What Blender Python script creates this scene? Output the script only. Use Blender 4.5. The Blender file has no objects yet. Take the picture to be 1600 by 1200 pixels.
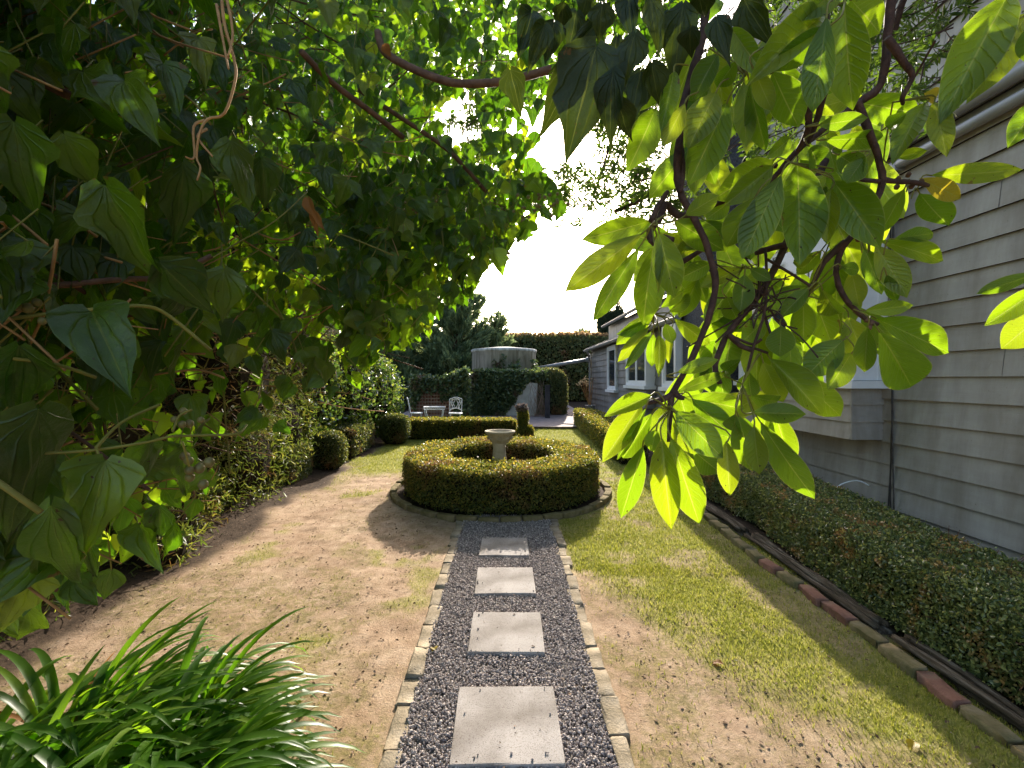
import bpy, bmesh, math, random
import numpy as np
from mathutils import Vector, Matrix

S = bpy.context.scene
COL = S.collection
rng = np.random.default_rng(7)
random.seed(7)

# ------------------------------------------------------------------ camera, sky, sun, exposure
cam_d = bpy.data.cameras.new('camera')
cam = bpy.data.objects.new('camera', cam_d); COL.objects.link(cam)
cam.location = (0, 0, 1.5); cam.rotation_euler = (math.radians(90), 0, 0)
cam_d.sensor_width = 36.0; cam_d.lens = 36.0 * 745 / 1600
cam_d.shift_x = 8 / 1600; cam_d.shift_y = -8 / 1600
cam_d.clip_start = 0.05; cam_d.clip_end = 1000
S.camera = cam
SUN_EL = math.radians(25.5); SUN_AZ = math.radians(9.8)      # azimuth to the right of +Y
W = bpy.data.worlds.new("World"); S.world = W; W.use_nodes = True
nt = W.node_tree; bg = nt.nodes['Background']
sky = nt.nodes.new('ShaderNodeTexSky'); sky.sky_type = 'NISHITA'; sky.sun_disc = False
sky.sun_elevation = SUN_EL; sky.sun_rotation = SUN_AZ
sky.air_density = 1.0; sky.dust_density = 2.5; sky.ozone_density = 1.0
nt.links.new(sky.outputs[0], bg.inputs[0]); bg.inputs[1].default_value = 0.13
sd = bpy.data.lights.new('sun', 'SUN'); sd.energy = 3.3; sd.angle = math.radians(0.5); sd.color = (1.0, 0.91, 0.78)
so = bpy.data.objects.new('sun', sd); COL.objects.link(so)
dirv = Vector((math.sin(SUN_AZ) * math.cos(SUN_EL), math.cos(SUN_AZ) * math.cos(SUN_EL), math.sin(SUN_EL)))
so.rotation_euler = dirv.to_track_quat('Z', 'Y').to_euler(); so.location = (3, 20, 12)
S.view_settings.view_transform = 'Standard'; S.view_settings.look = 'None'
S.view_settings.exposure = 1.88; S.view_settings.gamma = 1.0

# ------------------------------------------------------------------ helpers
def g(y):                                   # the garden rises gently away from the camera
    return 0.0268 * np.clip(y, -30, 30)
def at(px, py, D):                          # a pixel of the photograph and a distance -> a point
    return np.array([(px - 792) * D / 745, D, 1.5 - (py - 592) * D / 745])
def nrm(v):
    return v / np.maximum(np.linalg.norm(v, axis=-1, keepdims=True), 1e-9)
def _h(i, j, k, s):
    n = (i * 374761393 + j * 668265263 + k * 2147483647 + s * 974634777) & 0xffffffff
    n = ((n ^ (n >> 13)) * 1274126177) & 0xffffffff
    return ((n ^ (n >> 16)) & 0xffff) / 65535.0
def vnoise(P, s=0):
    P = np.asarray(P, float); I = np.floor(P).astype(np.int64); f = P - I; f = f * f * (3 - 2 * f)
    r = 0
    for a in (0, 1):
        for b in (0, 1):
            for c in (0, 1):
                w = (f[:, 0] if a else 1 - f[:, 0]) * (f[:, 1] if b else 1 - f[:, 1]) * (f[:, 2] if c else 1 - f[:, 2])
                r = r + w * _h(I[:, 0] + a, I[:, 1] + b, I[:, 2] + c, s)
    return r
def fbm(P, o=3, s=0):
    P = np.asarray(P, float); r = 0; a = 0.5; t = 0
    for i in range(o):
        r = r + a * vnoise(P, s + i); t += a; a *= 0.5; P = P * 2.03
    return r / t

class MB:
    """collects shapes and links them as ONE mesh"""
    def __init__(self): self.V = []; self.F = []; self.U = []; self.n = 0
    def add(self, V, F, U=None):
        V = np.asarray(V, float).reshape(-1, 3)
        groups = {}
        if isinstance(F, np.ndarray): groups[F.shape[1]] = F
        else:
            for f in F: groups.setdefault(len(f), []).append(f)
        for k, f in groups.items(): self.F.append(np.asarray(f, np.int64) + self.n)
        self.V.append(V); self.U.append(np.zeros((len(V), 2)) if U is None else np.asarray(U, float)); self.n += len(V)
        return self
    def box(self, x0, x1, y0, y1, z0, z1):
        V = [(x, y, z) for x in (x0, x1) for y in (y0, y1) for z in (z0, z1)]
        return self.add(V, [(0, 1, 3, 2), (4, 6, 7, 5), (0, 4, 5, 1), (2, 3, 7, 6), (0, 2, 6, 4), (1, 5, 7, 3)])
    def tube(self, pts, r, n=6, smooth=4, cap=True):
        pts = np.asarray(pts, float)
        rr = np.full(len(pts), r) if np.isscalar(r) else np.asarray(r, float)
        if smooth > 1 and len(pts) > 2:
            t = np.linspace(0, len(pts) - 1, (len(pts) - 1) * smooth + 1)
            i = np.clip(np.floor(t).astype(int), 0, len(pts) - 2); f = (t - i)[:, None]
            p0 = pts[np.maximum(i - 1, 0)]; p1 = pts[i]; p2 = pts[i + 1]; p3 = pts[np.minimum(i + 2, len(pts) - 1)]
            rr = np.interp(t, np.arange(len(pts)), rr)
            pts = 0.5 * (2 * p1 + (p2 - p0) * f + (2 * p0 - 5 * p1 + 4 * p2 - p3) * f ** 2 + (3 * p1 - p0 - 3 * p2 + p3) * f ** 3)
        T = nrm(np.gradient(pts, axis=0)); up = np.array([0.31, 0.17, 0.94]); N = []
        a = np.cross(T[0], up); a /= np.linalg.norm(a) + 1e-9
        for t in T:
            a = a - t * a.dot(t); a /= np.linalg.norm(a) + 1e-9; N.append(a)
        N = np.array(N); B = np.cross(T, N); m = len(pts)
        th = np.arange(n) * 2 * math.pi / n
        V = (pts[:, None] + rr[:, None, None] * (N[:, None] * np.cos(th)[None, :, None] + B[:, None] * np.sin(th)[None, :, None])).reshape(-1, 3)
        F = [(i * n + j, i * n + (j + 1) % n, (i + 1) * n + (j + 1) % n, (i + 1) * n + j) for i in range(m - 1) for j in range(n)]
        if cap: F += [tuple(range(n - 1, -1, -1)), tuple((m - 1) * n + j for j in range(n))]
        return self.add(V, F)
    def lathe(self, prof, c, n=32, wob=0.0):
        th = np.arange(n) * 2 * math.pi / n; V = []
        for r, z in prof: V += [(c[0] + r * math.cos(t), c[1] + r * math.sin(t), c[2] + z) for t in th]
        m = len(prof)
        F = [(i * n + j, i * n + (j + 1) % n, (i + 1) * n + (j + 1) % n, (i + 1) * n + j) for i in range(m - 1) for j in range(n)]
        F += [tuple(range(n - 1, -1, -1)), tuple((m - 1) * n + j for j in range(n))]
        return self.add(V, F)
    def ball(self, c, r, n=10):
        prof = [(r * math.sin(a), -r * math.cos(a)) for a in np.linspace(0.15, math.pi - 0.15, n // 2 + 2)]
        return self.lathe(prof, c, n)
    def stone(self, c, d, rot=0.0, bev=0.012, jit=0.004, tilt=0.0):
        bm = bmesh.new(); bmesh.ops.create_cube(bm, size=1)
        for v in bm.verts: v.co = Vector((v.co.x * d[0], v.co.y * d[1], v.co.z * d[2]))
        bmesh.ops.subdivide_edges(bm, edges=[e for e in bm.edges if e.calc_length() > 0.12], cuts=2, use_grid_fill=True)
        bmesh.ops.bevel(bm, geom=[e for e in bm.edges if e.is_manifold and e.calc_face_angle(0) > 0.5], offset=bev, segments=2, affect='EDGES', profile=0.6)
        for v in bm.verts: v.co += Vector([random.uniform(-jit, jit) for _ in range(3)])
        M = Matrix.Translation(c) @ Matrix.Rotation(rot, 4, 'Z') @ Matrix.Rotation(tilt, 4, 'X')
        bm.verts.ensure_lookup_table()
        self.add([M @ v.co for v in bm.verts], [tuple(v.index for v in f.verts) for f in bm.faces]); bm.free(); return self
    def scatter(self, T, P, M):
        """copies of template T=(V,F,U) at points P with matrices M (N,3,3; columns = side, along, normal)"""
        TV, TF, TU = T; N = len(P); k = len(TV)
        V = (np.einsum('nij,kj->nki', M, TV) + P[:, None]).reshape(-1, 3)
        off = self.n; gr = {}
        for f in TF: gr.setdefault(len(f), []).append(f)
        for q, f in gr.items():
            f = np.asarray(f, np.int64)
            self.F.append((f[None] + (np.arange(N) * k)[:, None, None]).reshape(-1, q) + off)
        self.V.append(V); self.U.append(np.tile(TU, (N, 1))); self.n += N * k
        return self
    def build(self, name, mat, parent=None, smooth=True, loc=None):
        V = np.concatenate(self.V); U = np.concatenate(self.U)
        o0 = np.array(ORG[parent.name]) if parent is not None else (np.zeros(3) if loc is None else np.array(loc, float))
        V = V - o0
        loops = np.concatenate([f.ravel() for f in self.F]).astype(np.int32)
        tot = np.concatenate([np.full(len(f), f.shape[1]) for f in self.F]).astype(np.int32)
        st = np.concatenate([[0], np.cumsum(tot)[:-1]]).astype(np.int32)
        me = bpy.data.meshes.new(name)
        me.vertices.add(len(V)); me.vertices.foreach_set('co', V.astype(np.float32).ravel())
        me.loops.add(len(loops)); me.loops.foreach_set('vertex_index', loops)
        me.polygons.add(len(tot)); me.polygons.foreach_set('loop_start', st); me.polygons.foreach_set('loop_total', tot)
        me.polygons.foreach_set('use_smooth', np.full(len(tot), smooth))
        uv = me.uv_layers.new(name='UVMap'); uv.data.foreach_set('uv', U[loops].astype(np.float32).ravel())
        me.update(calc_edges=True); me.validate()
        me.materials.append(mat)
        o = bpy.data.objects.new(name, me); COL.objects.link(o)
        if parent is not None: o.parent = parent; ORG[o.name] = ORG[parent.name]
        else: o.location = o0; ORG[o.name] = tuple(o0)
        return o
ORG = {}
def thing(name, label, cat, loc=(0, 0, 0), group=None):
    o = bpy.data.objects.new(name, None); COL.objects.link(o); o.location = loc; o.empty_display_size = 0.1
    o['label'] = label; o['category'] = cat
    if group: o['group'] = group
    ORG[o.name] = tuple(float(v) for v in loc); return o
def tag(o, label=None, cat=None, group=None, kind=None):
    if label: o['label'] = label
    if cat: o['category'] = cat
    if group: o['group'] = group
    if kind: o['kind'] = kind
    return o

# ------------------------------------------------------------------ materials
def newmat(name):
    m = bpy.data.materials.new(name); m.use_nodes = True; t = m.node_tree
    return m, t, t.nodes['Principled BSDF'], t.nodes['Material Output']
def ramp(t, fac, stops):
    r = t.nodes.new('ShaderNodeValToRGB'); e = r.color_ramp.elements
    while len(e) < len(stops): e.new(0.5)
    for el, (p, c) in zip(e, stops): el.position = p; el.color = (*c, 1)
    t.links.new(fac, r.inputs[0]); return r.outputs[0]
def noise(t, scale, detail=4, rough=0.55, vec=None, out=0):
    n = t.nodes.new('ShaderNodeTexNoise'); n.inputs['Scale'].default_value = scale
    n.inputs['Detail'].default_value = detail; n.inputs['Roughness'].default_value = rough
    if vec is None: vec = t.nodes.new('ShaderNodeTexCoord').outputs['Object']
    t.links.new(vec, n.inputs['Vector']); return n.outputs[out]
def scaled(t, sx, sy, sz):
    c = t.nodes.new('ShaderNodeTexCoord'); m = t.nodes.new('ShaderNodeMapping')
    m.inputs['Scale'].default_value = (sx, sy, sz); t.links.new(c.outputs['Object'], m.inputs['Vector']); return m.outputs[0]
def mixc(t, fac, a, b, mode='MIX'):
    n = t.nodes.new('ShaderNodeMix'); n.data_type = 'RGBA'; n.blend_type = mode
    for s, v in ((n.inputs[0], fac), (n.inputs[6], a), (n.inputs[7], b)):
        if hasattr(v, 'is_linked'): t.links.new(v, s)
        else: s.default_value = v if isinstance(v, (int, float)) else (*v, 1)
    return n.outputs[2]
def math_(t, op, a, b=0.0, c=0.0):
    n = t.nodes.new('ShaderNodeMath'); n.operation = op
    for s, v in zip(n.inputs, (a, b, c)):
        if hasattr(v, 'is_linked'): t.links.new(v, s)
        else: s.default_value = v
    return n.outputs[0]
def bump(t, h, strength, dist, bs):
    b = t.nodes.new('ShaderNodeBump'); b.inputs['Strength'].default_value = strength; b.inputs['Distance'].default_value = dist
    t.links.new(h, b.inputs['Height']); t.links.new(b.outputs[0], bs.inputs['Normal']); return b
def simple(name, stops, scale=8, rough=0.8, bstr=0.3, bdist=0.01, bscale=None, vec=None, spec=0.3, metal=0.0, detail=6):
    m, t, b, o = newmat(name)
    v = vec(t) if vec else None
    t.links.new(ramp(t, noise(t, scale, detail, 0.6, v), stops), b.inputs['Base Color'])
    b.inputs['Roughness'].default_value = rough; b.inputs['Specular IOR Level'].default_value = spec; b.inputs['Metallic'].default_value = metal
    if bstr: bump(t, noise(t, bscale or scale * 4, 6, 0.65, vec(t) if vec else None), bstr, bdist, b)
    return m
def leafmat(name, stops, trans, tf=0.45, rough=0.4, spec=0.5, veins=False, patch=None, pscale=3.0, plim=(0.56, 0.66)):
    """thin leaf: glossy face plus light coming through; per leaf colour"""
    m, t, b, out = newmat(name)
    geo = t.nodes.new('ShaderNodeNewGeometry'); isl = geo.outputs['Random Per Island']
    col = ramp(t, isl, stops)
    mean = np.mean([c for _, c in stops], axis=0)
    tcol = mixc(t, 1.0, col, tuple(np.array(trans) / np.maximum(mean, 1e-4)), 'MULTIPLY')
    if patch:
        f = ramp(t, noise(t, pscale, 3, 0.6), [(plim[0], (0, 0, 0)), (plim[1], (1, 1, 1))])
        r2 = math_(t, 'GREATER_THAN', math_(t, 'FRACT', math_(t, 'MULTIPLY', isl, 37.7)), 0.3)
        f = math_(t, 'MULTIPLY', f, r2)
        col = mixc(t, f, col, patch); tcol = mixc(t, f, tcol, tuple(x * 0.8 for x in patch))
    if veins:
        uv = t.nodes.new('ShaderNodeTexCoord').outputs['UV']; sp = t.nodes.new('ShaderNodeSeparateXYZ'); t.links.new(uv, sp.inputs[0])
        u = math_(t, 'ABSOLUTE', math_(t, 'SUBTRACT', sp.outputs[0], 0.5))          # 0 on the midrib, .5 on the margin
        mid = math_(t, 'LESS_THAN', u, 0.016)
        if veins == 'ivy':
            ang = math_(t, 'ARCTAN2', u, math_(t, 'ADD', sp.outputs[1], .05)); ph = math_(t, 'FRACT', math_(t, 'ADD', math_(t, 'MULTIPLY', ang, 2.6), math_(t, 'ADD', .5, math_(t, 'MULTIPLY', noise(t, 14, 3), .12))))
        else:
            ph = math_(t, 'FRACT', math_(t, 'SUBTRACT', math_(t, 'MULTIPLY', sp.outputs[1], 11.0), math_(t, 'SUBTRACT', math_(t, 'MULTIPLY', u, 5.0), math_(t, 'MULTIPLY', noise(t, 22, 3), 1.0))))
        vn = math_(t, 'SUBTRACT', 1.0, math_(t, 'MULTIPLY', math_(t, 'ABSOLUTE', math_(t, 'SUBTRACT', ph, 0.5)), 2.0))
        vl = math_(t, 'POWER', vn, 9.0)
        edge = math_(t, 'GREATER_THAN', u, 0.482)
        lite = math_(t, 'MAXIMUM', math_(t, 'MAXIMUM', math_(t, 'MULTIPLY', mid, 0.55 if veins != 'ivy' else .16), math_(t, 'MULTIPLY', vl, 0.10 if veins != 'ivy' else .07)), math_(t, 'MULTIPLY', edge, 0.55 if veins != 'ivy' else .05))
        blot = noise(t, 34, 6, 0.68)
        col = mixc(t, math_(t, 'MULTIPLY', blot, 0.6), col, tuple(mean * 0.55))
        dust = ramp(t, noise(t, 11, 7, .72), [(.48, (0, 0, 0)), (.72, (1, 1, 1))]); col = mixc(t, math_(t, 'MULTIPLY', dust, .22), col, (.16, .17, .12))
        burn = math_(t, 'GREATER_THAN', math_(t, 'ADD', noise(t, 17, 4, .6), math_(t, 'MULTIPLY', u, .34)), .83)
        col = mixc(t, math_(t, 'MULTIPLY', burn, .8), col, (.13, .07, .025)); tcol = mixc(t, math_(t, 'MULTIPLY', burn, .8), tcol, (.22, .10, .02))
        col = mixc(t, lite, col, (0.30, 0.30, 0.07)); tcol = mixc(t, lite, tcol, (0.52, 0.55, 0.12))
        sp2 = math_(t, 'GREATER_THAN', noise(t, 130, 2, 0.5), 0.735)
        col = mixc(t, sp2, col, (0.05, 0.03, 0.01)); tcol = mixc(t, sp2, tcol, (0.08, 0.05, 0.01))
        bump(t, math_(t, 'ADD', vl, math_(t, 'ADD', math_(t, 'MULTIPLY', blot, 1.0), math_(t, 'MULTIPLY', noise(t, 120, 4, .6), .7))), 0.65, 0.004, b)
    t.links.new(col, b.inputs['Base Color']); b.inputs['Roughness'].default_value = rough
    b.inputs['Specular IOR Level'].default_value = spec
    tr = t.nodes.new('ShaderNodeBsdfTranslucent'); t.links.new(tcol, tr.inputs[0])
    mx = t.nodes.new('ShaderNodeMixShader'); mx.inputs[0].default_value = tf
    t.links.new(b.outputs[0], mx.inputs[1]); t.links.new(tr.outputs[0], mx.inputs[2]); t.links.new(mx.outputs[0], out.inputs[0])
    return m

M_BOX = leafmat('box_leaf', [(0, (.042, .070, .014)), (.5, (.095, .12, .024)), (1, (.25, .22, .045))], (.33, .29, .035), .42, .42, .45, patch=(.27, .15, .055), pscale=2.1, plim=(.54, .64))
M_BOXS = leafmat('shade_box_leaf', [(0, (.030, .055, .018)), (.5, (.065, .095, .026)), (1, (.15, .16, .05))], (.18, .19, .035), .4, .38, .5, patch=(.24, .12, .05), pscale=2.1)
M_BOXD = leafmat('dark_box_leaf', [(0, (.06, .09, .03)), (.55, (.15, .19, .055)), (1, (.33, .34, .11))], (.22, .24, .05), .38, .34, .6, patch=(.46, .25, .08), pscale=4.5, plim=(.525, .645))
M_GLOSS = leafmat('camellia_leaf', [(0, (.03, .065, .018)), (.6, (.065, .11, .026)), (1, (.16, .18, .045))], (.24, .31, .04), .38, .2, .9)
M_LIME = leafmat('narrow_leaf', [(0, (.04, .065, .012)), (.6, (.09, .12, .02)), (1, (.18, .18, .035))], (.25, .29, .035), .42, .4, .4, patch=(.20, .10, .03), pscale=2.2)
M_IVY = leafmat('ivy_leaf', [(0, (.024, .046, .006)), (.5, (.050, .084, .009)), (.9, (.10, .125, .014)), (1, (.18, .16, .03))], (.26, .43, .008), .48, .33, .42, veins='ivy')
M_IVYN = leafmat('near_ivy_leaf', [(0, (.026, .046, .004)), (.5, (.052, .084, .006)), (.9, (.085, .11, .009)), (1, (.16, .15, .025))], (.17, .31, .005), .42, .34, .42, veins='ivy')  # separate tone for the nearest ivy leaves
M_IVYS = leafmat('small_ivy_leaf', [(0, (.020, .040, .005)), (.5, (.044, .075, .008)), (1, (.11, .12, .016))], (.25, .41, .009), .5, .34, .45)
M_IVYD = leafmat('wall_ivy_leaf', [(0, (.048, .095, .044)), (.6, (.105, .155, .062)), (1, (.22, .26, .10))], (.16, .21, .05), .35, .32, .6, patch=(.20, .12, .07), pscale=1.3)
M_MAG = leafmat('magnolia_leaf', [(0, (.046, .085, .008)), (.5, (.075, .12, .011)), (1, (.12, .145, .014))], (.29, .43, .006), .53, .34, .5, veins=True)
M_YEL = leafmat('yellow_leaf', [(0, (.30, .22, .02)), (1, (.40, .30, .03))], (.6, .45, .02), .45, .4, .4, veins=True)
M_DEAD = leafmat('dead_leaf', [(0, (.16, .07, .02)), (1, (.30, .14, .04))], (.4, .17, .04), .35, .6, .2)
M_POD = leafmat('needle_leaf', [(0, (.025, .05, .008)), (1, (.06, .095, .014))], (.13, .22, .016), .42, .4, .4)
M_STRAP = leafmat('strap_leaf', [(0, (.022, .060, .007)), (.6, (.044, .100, .010)), (1, (.09, .145, .017))], (.22, .44, .012), .47, .40, .32)
M_CONI = leafmat('conifer_spray', [(0, (.10, .15, .085)), (.6, (.19, .25, .125)), (1, (.30, .34, .16))], (.27, .33, .12), .38, .6, .2)
M_CYP = leafmat('cypress_spray', [(0, (.025, .042, .024)), (1, (.06, .08, .036))], (.07, .09, .03), .3, .6, .2)
M_PHOT = leafmat('hedge_leaf', [(0, (.055, .085, .034)), (.7, (.11, .145, .048)), (1, (.20, .19, .07))], (.28, .25, .07), .35, .4, .4, patch=(.30, .15, .07), pscale=0.9)
M_OLDH = leafmat('old_hedge_leaf', [(0, (.030, .046, .014)), (.6, (.060, .075, .02)), (1, (.13, .10, .035))], (.14, .15, .03), .35, .5, .3, patch=(.16, .07, .03), pscale=1.2)
M_TREE = leafmat('tree_leaf', [(0, (.020, .042, .007)), (.6, (.042, .075, .011)), (1, (.10, .115, .02))], (.17, .28, .012), .44, .42, .4)
M_TIP = leafmat('red_tip_leaf', [(0, (.12, .09, .04)), (1, (.28, .17, .08))], (.40, .25, .11), .45, .4, .4)
M_GRASS = leafmat('grass_blade', [(0, (.15, .17, .025)), (.6, (.27, .27, .042)), (1, (.44, .38, .14))], (.36, .36, .05), .4, .5, .3)
M_CORE = simple('hedge_twigs', [(.3, (.008, .008, .004)), (.7, (.03, .022, .012))], 30, .95, 0.6, .02, spec=.05)
M_TWIG = simple('twig_bark', [(.3, (.07, .032, .016)), (.7, (.17, .085, .045))], 40, .8, .6, .003, 160)
M_BARK = simple('magnolia_bark', [(.3, (.035, .016, .011)), (.6, (.085, .040, .026)), (.85, (.16, .09, .06))], 60, .75, .8, .004, 220)
M_VINE = simple('green_vine', [(.3, (.11, .10, .015)), (.7, (.23, .19, .03))], 30, .6, .3, .002)
M_TAN = simple('dry_root', [(.3, (.35, .17, .06)), (.7, (.52, .28, .11))], 60, .8, .6, .003)
M_BERRY = simple('berry', [(.3, (.11, .07, .025)), (.7, (.20, .17, .045))], 60, .5, .2, .001)
M_SLAB = None
# ------------------------------------------------------------------ ground
def sst(a, b, x):
    t = np.clip((x - a) / (b - a), 0, 1); return t * t * (3 - 2 * t)
def cover(X, Y):
    """share of grass, moss and bare soil on the garden floor"""
    P = np.stack([X, Y, X * 0], -1)
    n1 = fbm(P * 1.6, 4, 3); n2 = fbm(P * 5.5, 3, 11); n3 = fbm(P * 0.8, 3, 23)
    r = sst(0.35, 0.6, X)
    right = sst(2.1, 3.3, Y + (X - 1.0) * 1.1 + (n1 - .5) * 2.2) * (0.30 + 0.70 * sst(.36, .60, n2 * .6 + n1 * .4 + .07))
    left = np.maximum(sst(5.6, 7.6, Y + (n1 - .5) * 2.5), 0.55 * sst(.52, .66, n1) * sst(.4, .6, n2))
    gr = left * (1 - r) + right * r
    gr = np.maximum(gr, sst(6.8, 7.6, Y))
    moss = sst(.45, .62, n3 * .6 + n2 * .4) * (1 - .6 * sst(3, 5, Y))
    moss = np.maximum(moss, sst(1.15, 1.5, X) * .9)
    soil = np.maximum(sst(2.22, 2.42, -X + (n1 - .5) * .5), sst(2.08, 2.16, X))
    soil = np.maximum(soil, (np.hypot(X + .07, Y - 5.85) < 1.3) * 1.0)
    return gr * (1 - soil), moss, soil
def ground_z(X, Y):
    P = np.stack([X, Y, X * 0], -1)
    near = np.exp(-(np.maximum(np.hypot(X, Y - 5) - 8, 0) / 4) ** 2)
    z = g(Y) + ((fbm(P * 2.2, 3, 40) - .5) * .03 + (fbm(P * 9, 3, 41) - .5) * .012) * near * (np.abs(X) > .46)
    return z - 0.012 * (np.abs(X) < .45) * (Y < 4.9) + sst(2.35, 3.0, -X) * .10 * (Y < 12) * near
def mk_ground():
    xs = np.concatenate([[-140, -60, -25, -12, -8, -6, -5, -4.4], np.arange(-4, 3.5, .028), [3.6, 4.5, 6, 9, 14, 30, 60, 140]])
    ys = np.concatenate([[-60, -20, -8, -3, -1, 0], np.arange(.5, 8, .028), np.arange(8, 13, .08), [13.5, 14, 15, 16, 18, 20, 23, 27, 30, 45, 80, 150]])
    X, Y = np.meshgrid(xs, ys, indexing='ij'); sh = X.shape; X = X.ravel(); Y = Y.ravel()
    i = np.arange(sh[0] - 1)[:, None] * sh[1] + np.arange(sh[1] - 1)[None]; i = i.ravel()
    F = np.stack([i, i + sh[1], i + sh[1] + 1, i + 1], -1)
    m, t, b, o = newmat('lawn_and_dirt')
    def attr(n):
        a = t.nodes.new('ShaderNodeAttribute'); a.attribute_name = n; return a.outputs['Fac']
    dirt = ramp(t, noise(t, 9, 8, .68), [(.25, (.225, .15, .092)), (.5, (.415, .295, .20)), (.75, (.55, .415, .30))])
    dirt = mixc(t, .6, dirt, ramp(t, noise(t, 2.6, 6, .65), [(.36, (.62, .56, .50)), (.6, (1, 1, 1))]), 'MULTIPLY')
    dirt = mixc(t, math_(t, 'MULTIPLY', ramp(t, noise(t, 70, 5, .7), [(.56, (0, 0, 0)), (.68, (1, 1, 1))]), .55), dirt, (.13, .085, .055))
    mossc = ramp(t, noise(t, 40, 6, .7), [(.3, (.10, .09, .028)), (.7, (.25, .21, .07))])
    c = mixc(t, math_(t, 'MULTIPLY', attr('moss'), ramp(t, noise(t, 22, 6, .7), [(.38, (0, 0, 0)), (.6, (.75, .75, .75))])), dirt, mossc)
    gc = ramp(t, noise(t, 55, 6, .7), [(.3, (.17, .185, .030)), (.55, (.29, .295, .048)), (.8, (.43, .38, .12))])
    gm = math_(t, 'MULTIPLY', attr('grass'), ramp(t, noise(t, 30, 6, .75), [(.3, (.45, .45, .45)), (.55, (1, 1, 1))]))
    c = mixc(t, gm, c, gc)
    so_ = ramp(t, noise(t, 25, 8, .7), [(.3, (.025, .017, .011)), (.7, (.09, .06, .04))])  # bed soil, its colour also darkened for shade on the left border
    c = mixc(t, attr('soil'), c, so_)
    t.links.new(c, b.inputs['Base Color']); b.inputs['Roughness'].default_value = .95; b.inputs['Specular IOR Level'].default_value = .1
    bump(t, noise(t, 60, 9, .8), 0.75, .018, b)
    mb = MB(); mb.add(np.stack([X, Y, ground_z(X, Y)], -1), F)
    o = mb.build('lawn', m); o['kind'] = 'structure'
    for n, a in zip(('grass', 'moss', 'soil'), cover(X, Y)):
        at_ = o.data.attributes.new(n, 'FLOAT', 'POINT'); at_.data.foreach_set('value', a.astype(np.float32))
mk_ground()

def frames(N, up=None, spread=.8, tang=None, tb=0.0):
    """orientation (side, along, normal) for leaves whose normals lean to N"""
    n = len(N); Z = nrm(N * (1 - spread) + rng.normal(size=(n, 3)) * spread * .7)
    D = rng.normal(size=(n, 3))
    if tang is not None: D = D * (1 - tb) + np.asarray(tang) * tb * 1.6
    D = nrm(D - Z * (D * Z).sum(-1, keepdims=True)); Xs = np.cross(D, Z)
    return np.stack([Xs, D, Z], -1)
T_LEAF = (np.array([(0, 0, 0), (.30, .34, .09), (.22, .74, .05), (0, 1, -.06), (-.22, .74, .05), (-.30, .34, .09)]), [(0, 1, 2, 3), (0, 3, 4, 5)],
          np.array([(.5, 0), (1, .34), (1, .74), (.5, 1), (0, .74), (0, .34)]))
T_NARROW = (np.array([(0, 0, 0), (.07, .3, .03), (.06, .7, .02), (0, 1, -.05), (-.06, .7, .02), (-.07, .3, .03)]), [(0, 1, 2, 3), (0, 3, 4, 5)], T_LEAF[2])
T_BLADE = (np.array([(-.09, 0, 0), (.09, 0, 0), (.06, .55, .08), (-.06, .55, .08), (0, 1, .32)]), [(0, 1, 2, 3), (3, 2, 4)], np.zeros((5, 2)))
bm = bmesh.new(); bmesh.ops.create_icosphere(bm, subdivisions=1, radius=1)
T_PEB = (np.array([v.co for v in bm.verts]), [tuple(v.index for v in f.verts) for f in bm.faces], np.zeros((len(bm.verts), 2))); bm.free()

# blades of grass, crumbs of bark
def blades(n, x0, x1, y0, y1, h):
    X = rng.uniform(x0, x1, n); Y = rng.uniform(y0, y1, n); gr, mo, soil = cover(X, Y)
    k = (rng.random(n) < gr * .95 + .05 * mo) & (np.abs(X) > .5) & ~((np.hypot(X + .07, Y - 5.85) < 1.36)) & (soil < .5)
    X = X[k]; Y = Y[k]; n = len(X); P = np.stack([X, Y, ground_z(X, Y) - .002], -1)
    a = rng.uniform(0, 2 * math.pi, n); D = nrm(np.stack([np.cos(a) * .75, np.sin(a) * .75, rng.uniform(.25, 1.1, n)], -1))
    Xs = nrm(np.cross(D, np.array([0, 0, 1.0]))); Z = np.cross(Xs, D)
    return P, np.stack([Xs, D, Z], -1) * (rng.uniform(.5, 1.25, n) * h)[:, None, None]
mb = MB()
for a in ((60000, .45, 2.1, 1.6, 3.6, .022), (45000, .45, 2.1, 3.4, 6, .026), (22000, .4, 2.1, 6, 11.4, .035), (70000, -2.6, -.45, 1.8, 5.6, .018), (40000, -2.6, -.4, 5.2, 9.6, .03)):
    P, M = blades(*a); mb.scatter(T_BLADE, P, M)
tag(mb.build('grass', M_GRASS, smooth=False), 'short sparse grass growing over the worn lawn', 'grass', kind='stuff')
n = 10000; X = rng.uniform(-2.6, 2.2, n); Y = 1.5 + 5 * rng.random(n) ** 1.4
gr, mo, soil = cover(X, Y); on = (np.abs(X) < .4) & (Y < 4.5); k = ((np.abs(X) > .56) | (on & (rng.random(n) < .07))) & (rng.random(n) > gr * .6) & (np.hypot(X + .07, Y - 5.85) > 1.36); X = X[k]; Y = Y[k]; n = len(X)
M_LITTER = leafmat('bark_crumb', [(0, (.07, .04, .022)), (.6, (.16, .095, .055)), (.93, (.22, .13, .08)), (1, (.45, .38, .30))], (.1, .05, .02), .1, .7, .2)
mb = MB(); mb.scatter(T_LEAF, np.stack([X, Y, np.where(np.abs(X) < .42, g(Y) + .034, ground_z(X, Y) + .004)], -1), frames(np.tile([0, 0, 1.], (n, 1)), spread=.3) * (rng.uniform(.4, 1, n) ** 3 * .020 + .003)[:, None, None])
tag(mb.build('leaf_litter', M_LITTER, smooth=False), 'dark crumbs of bark and dry leaf scattered over the dirt', 'leaf litter', kind='stuff')

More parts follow.
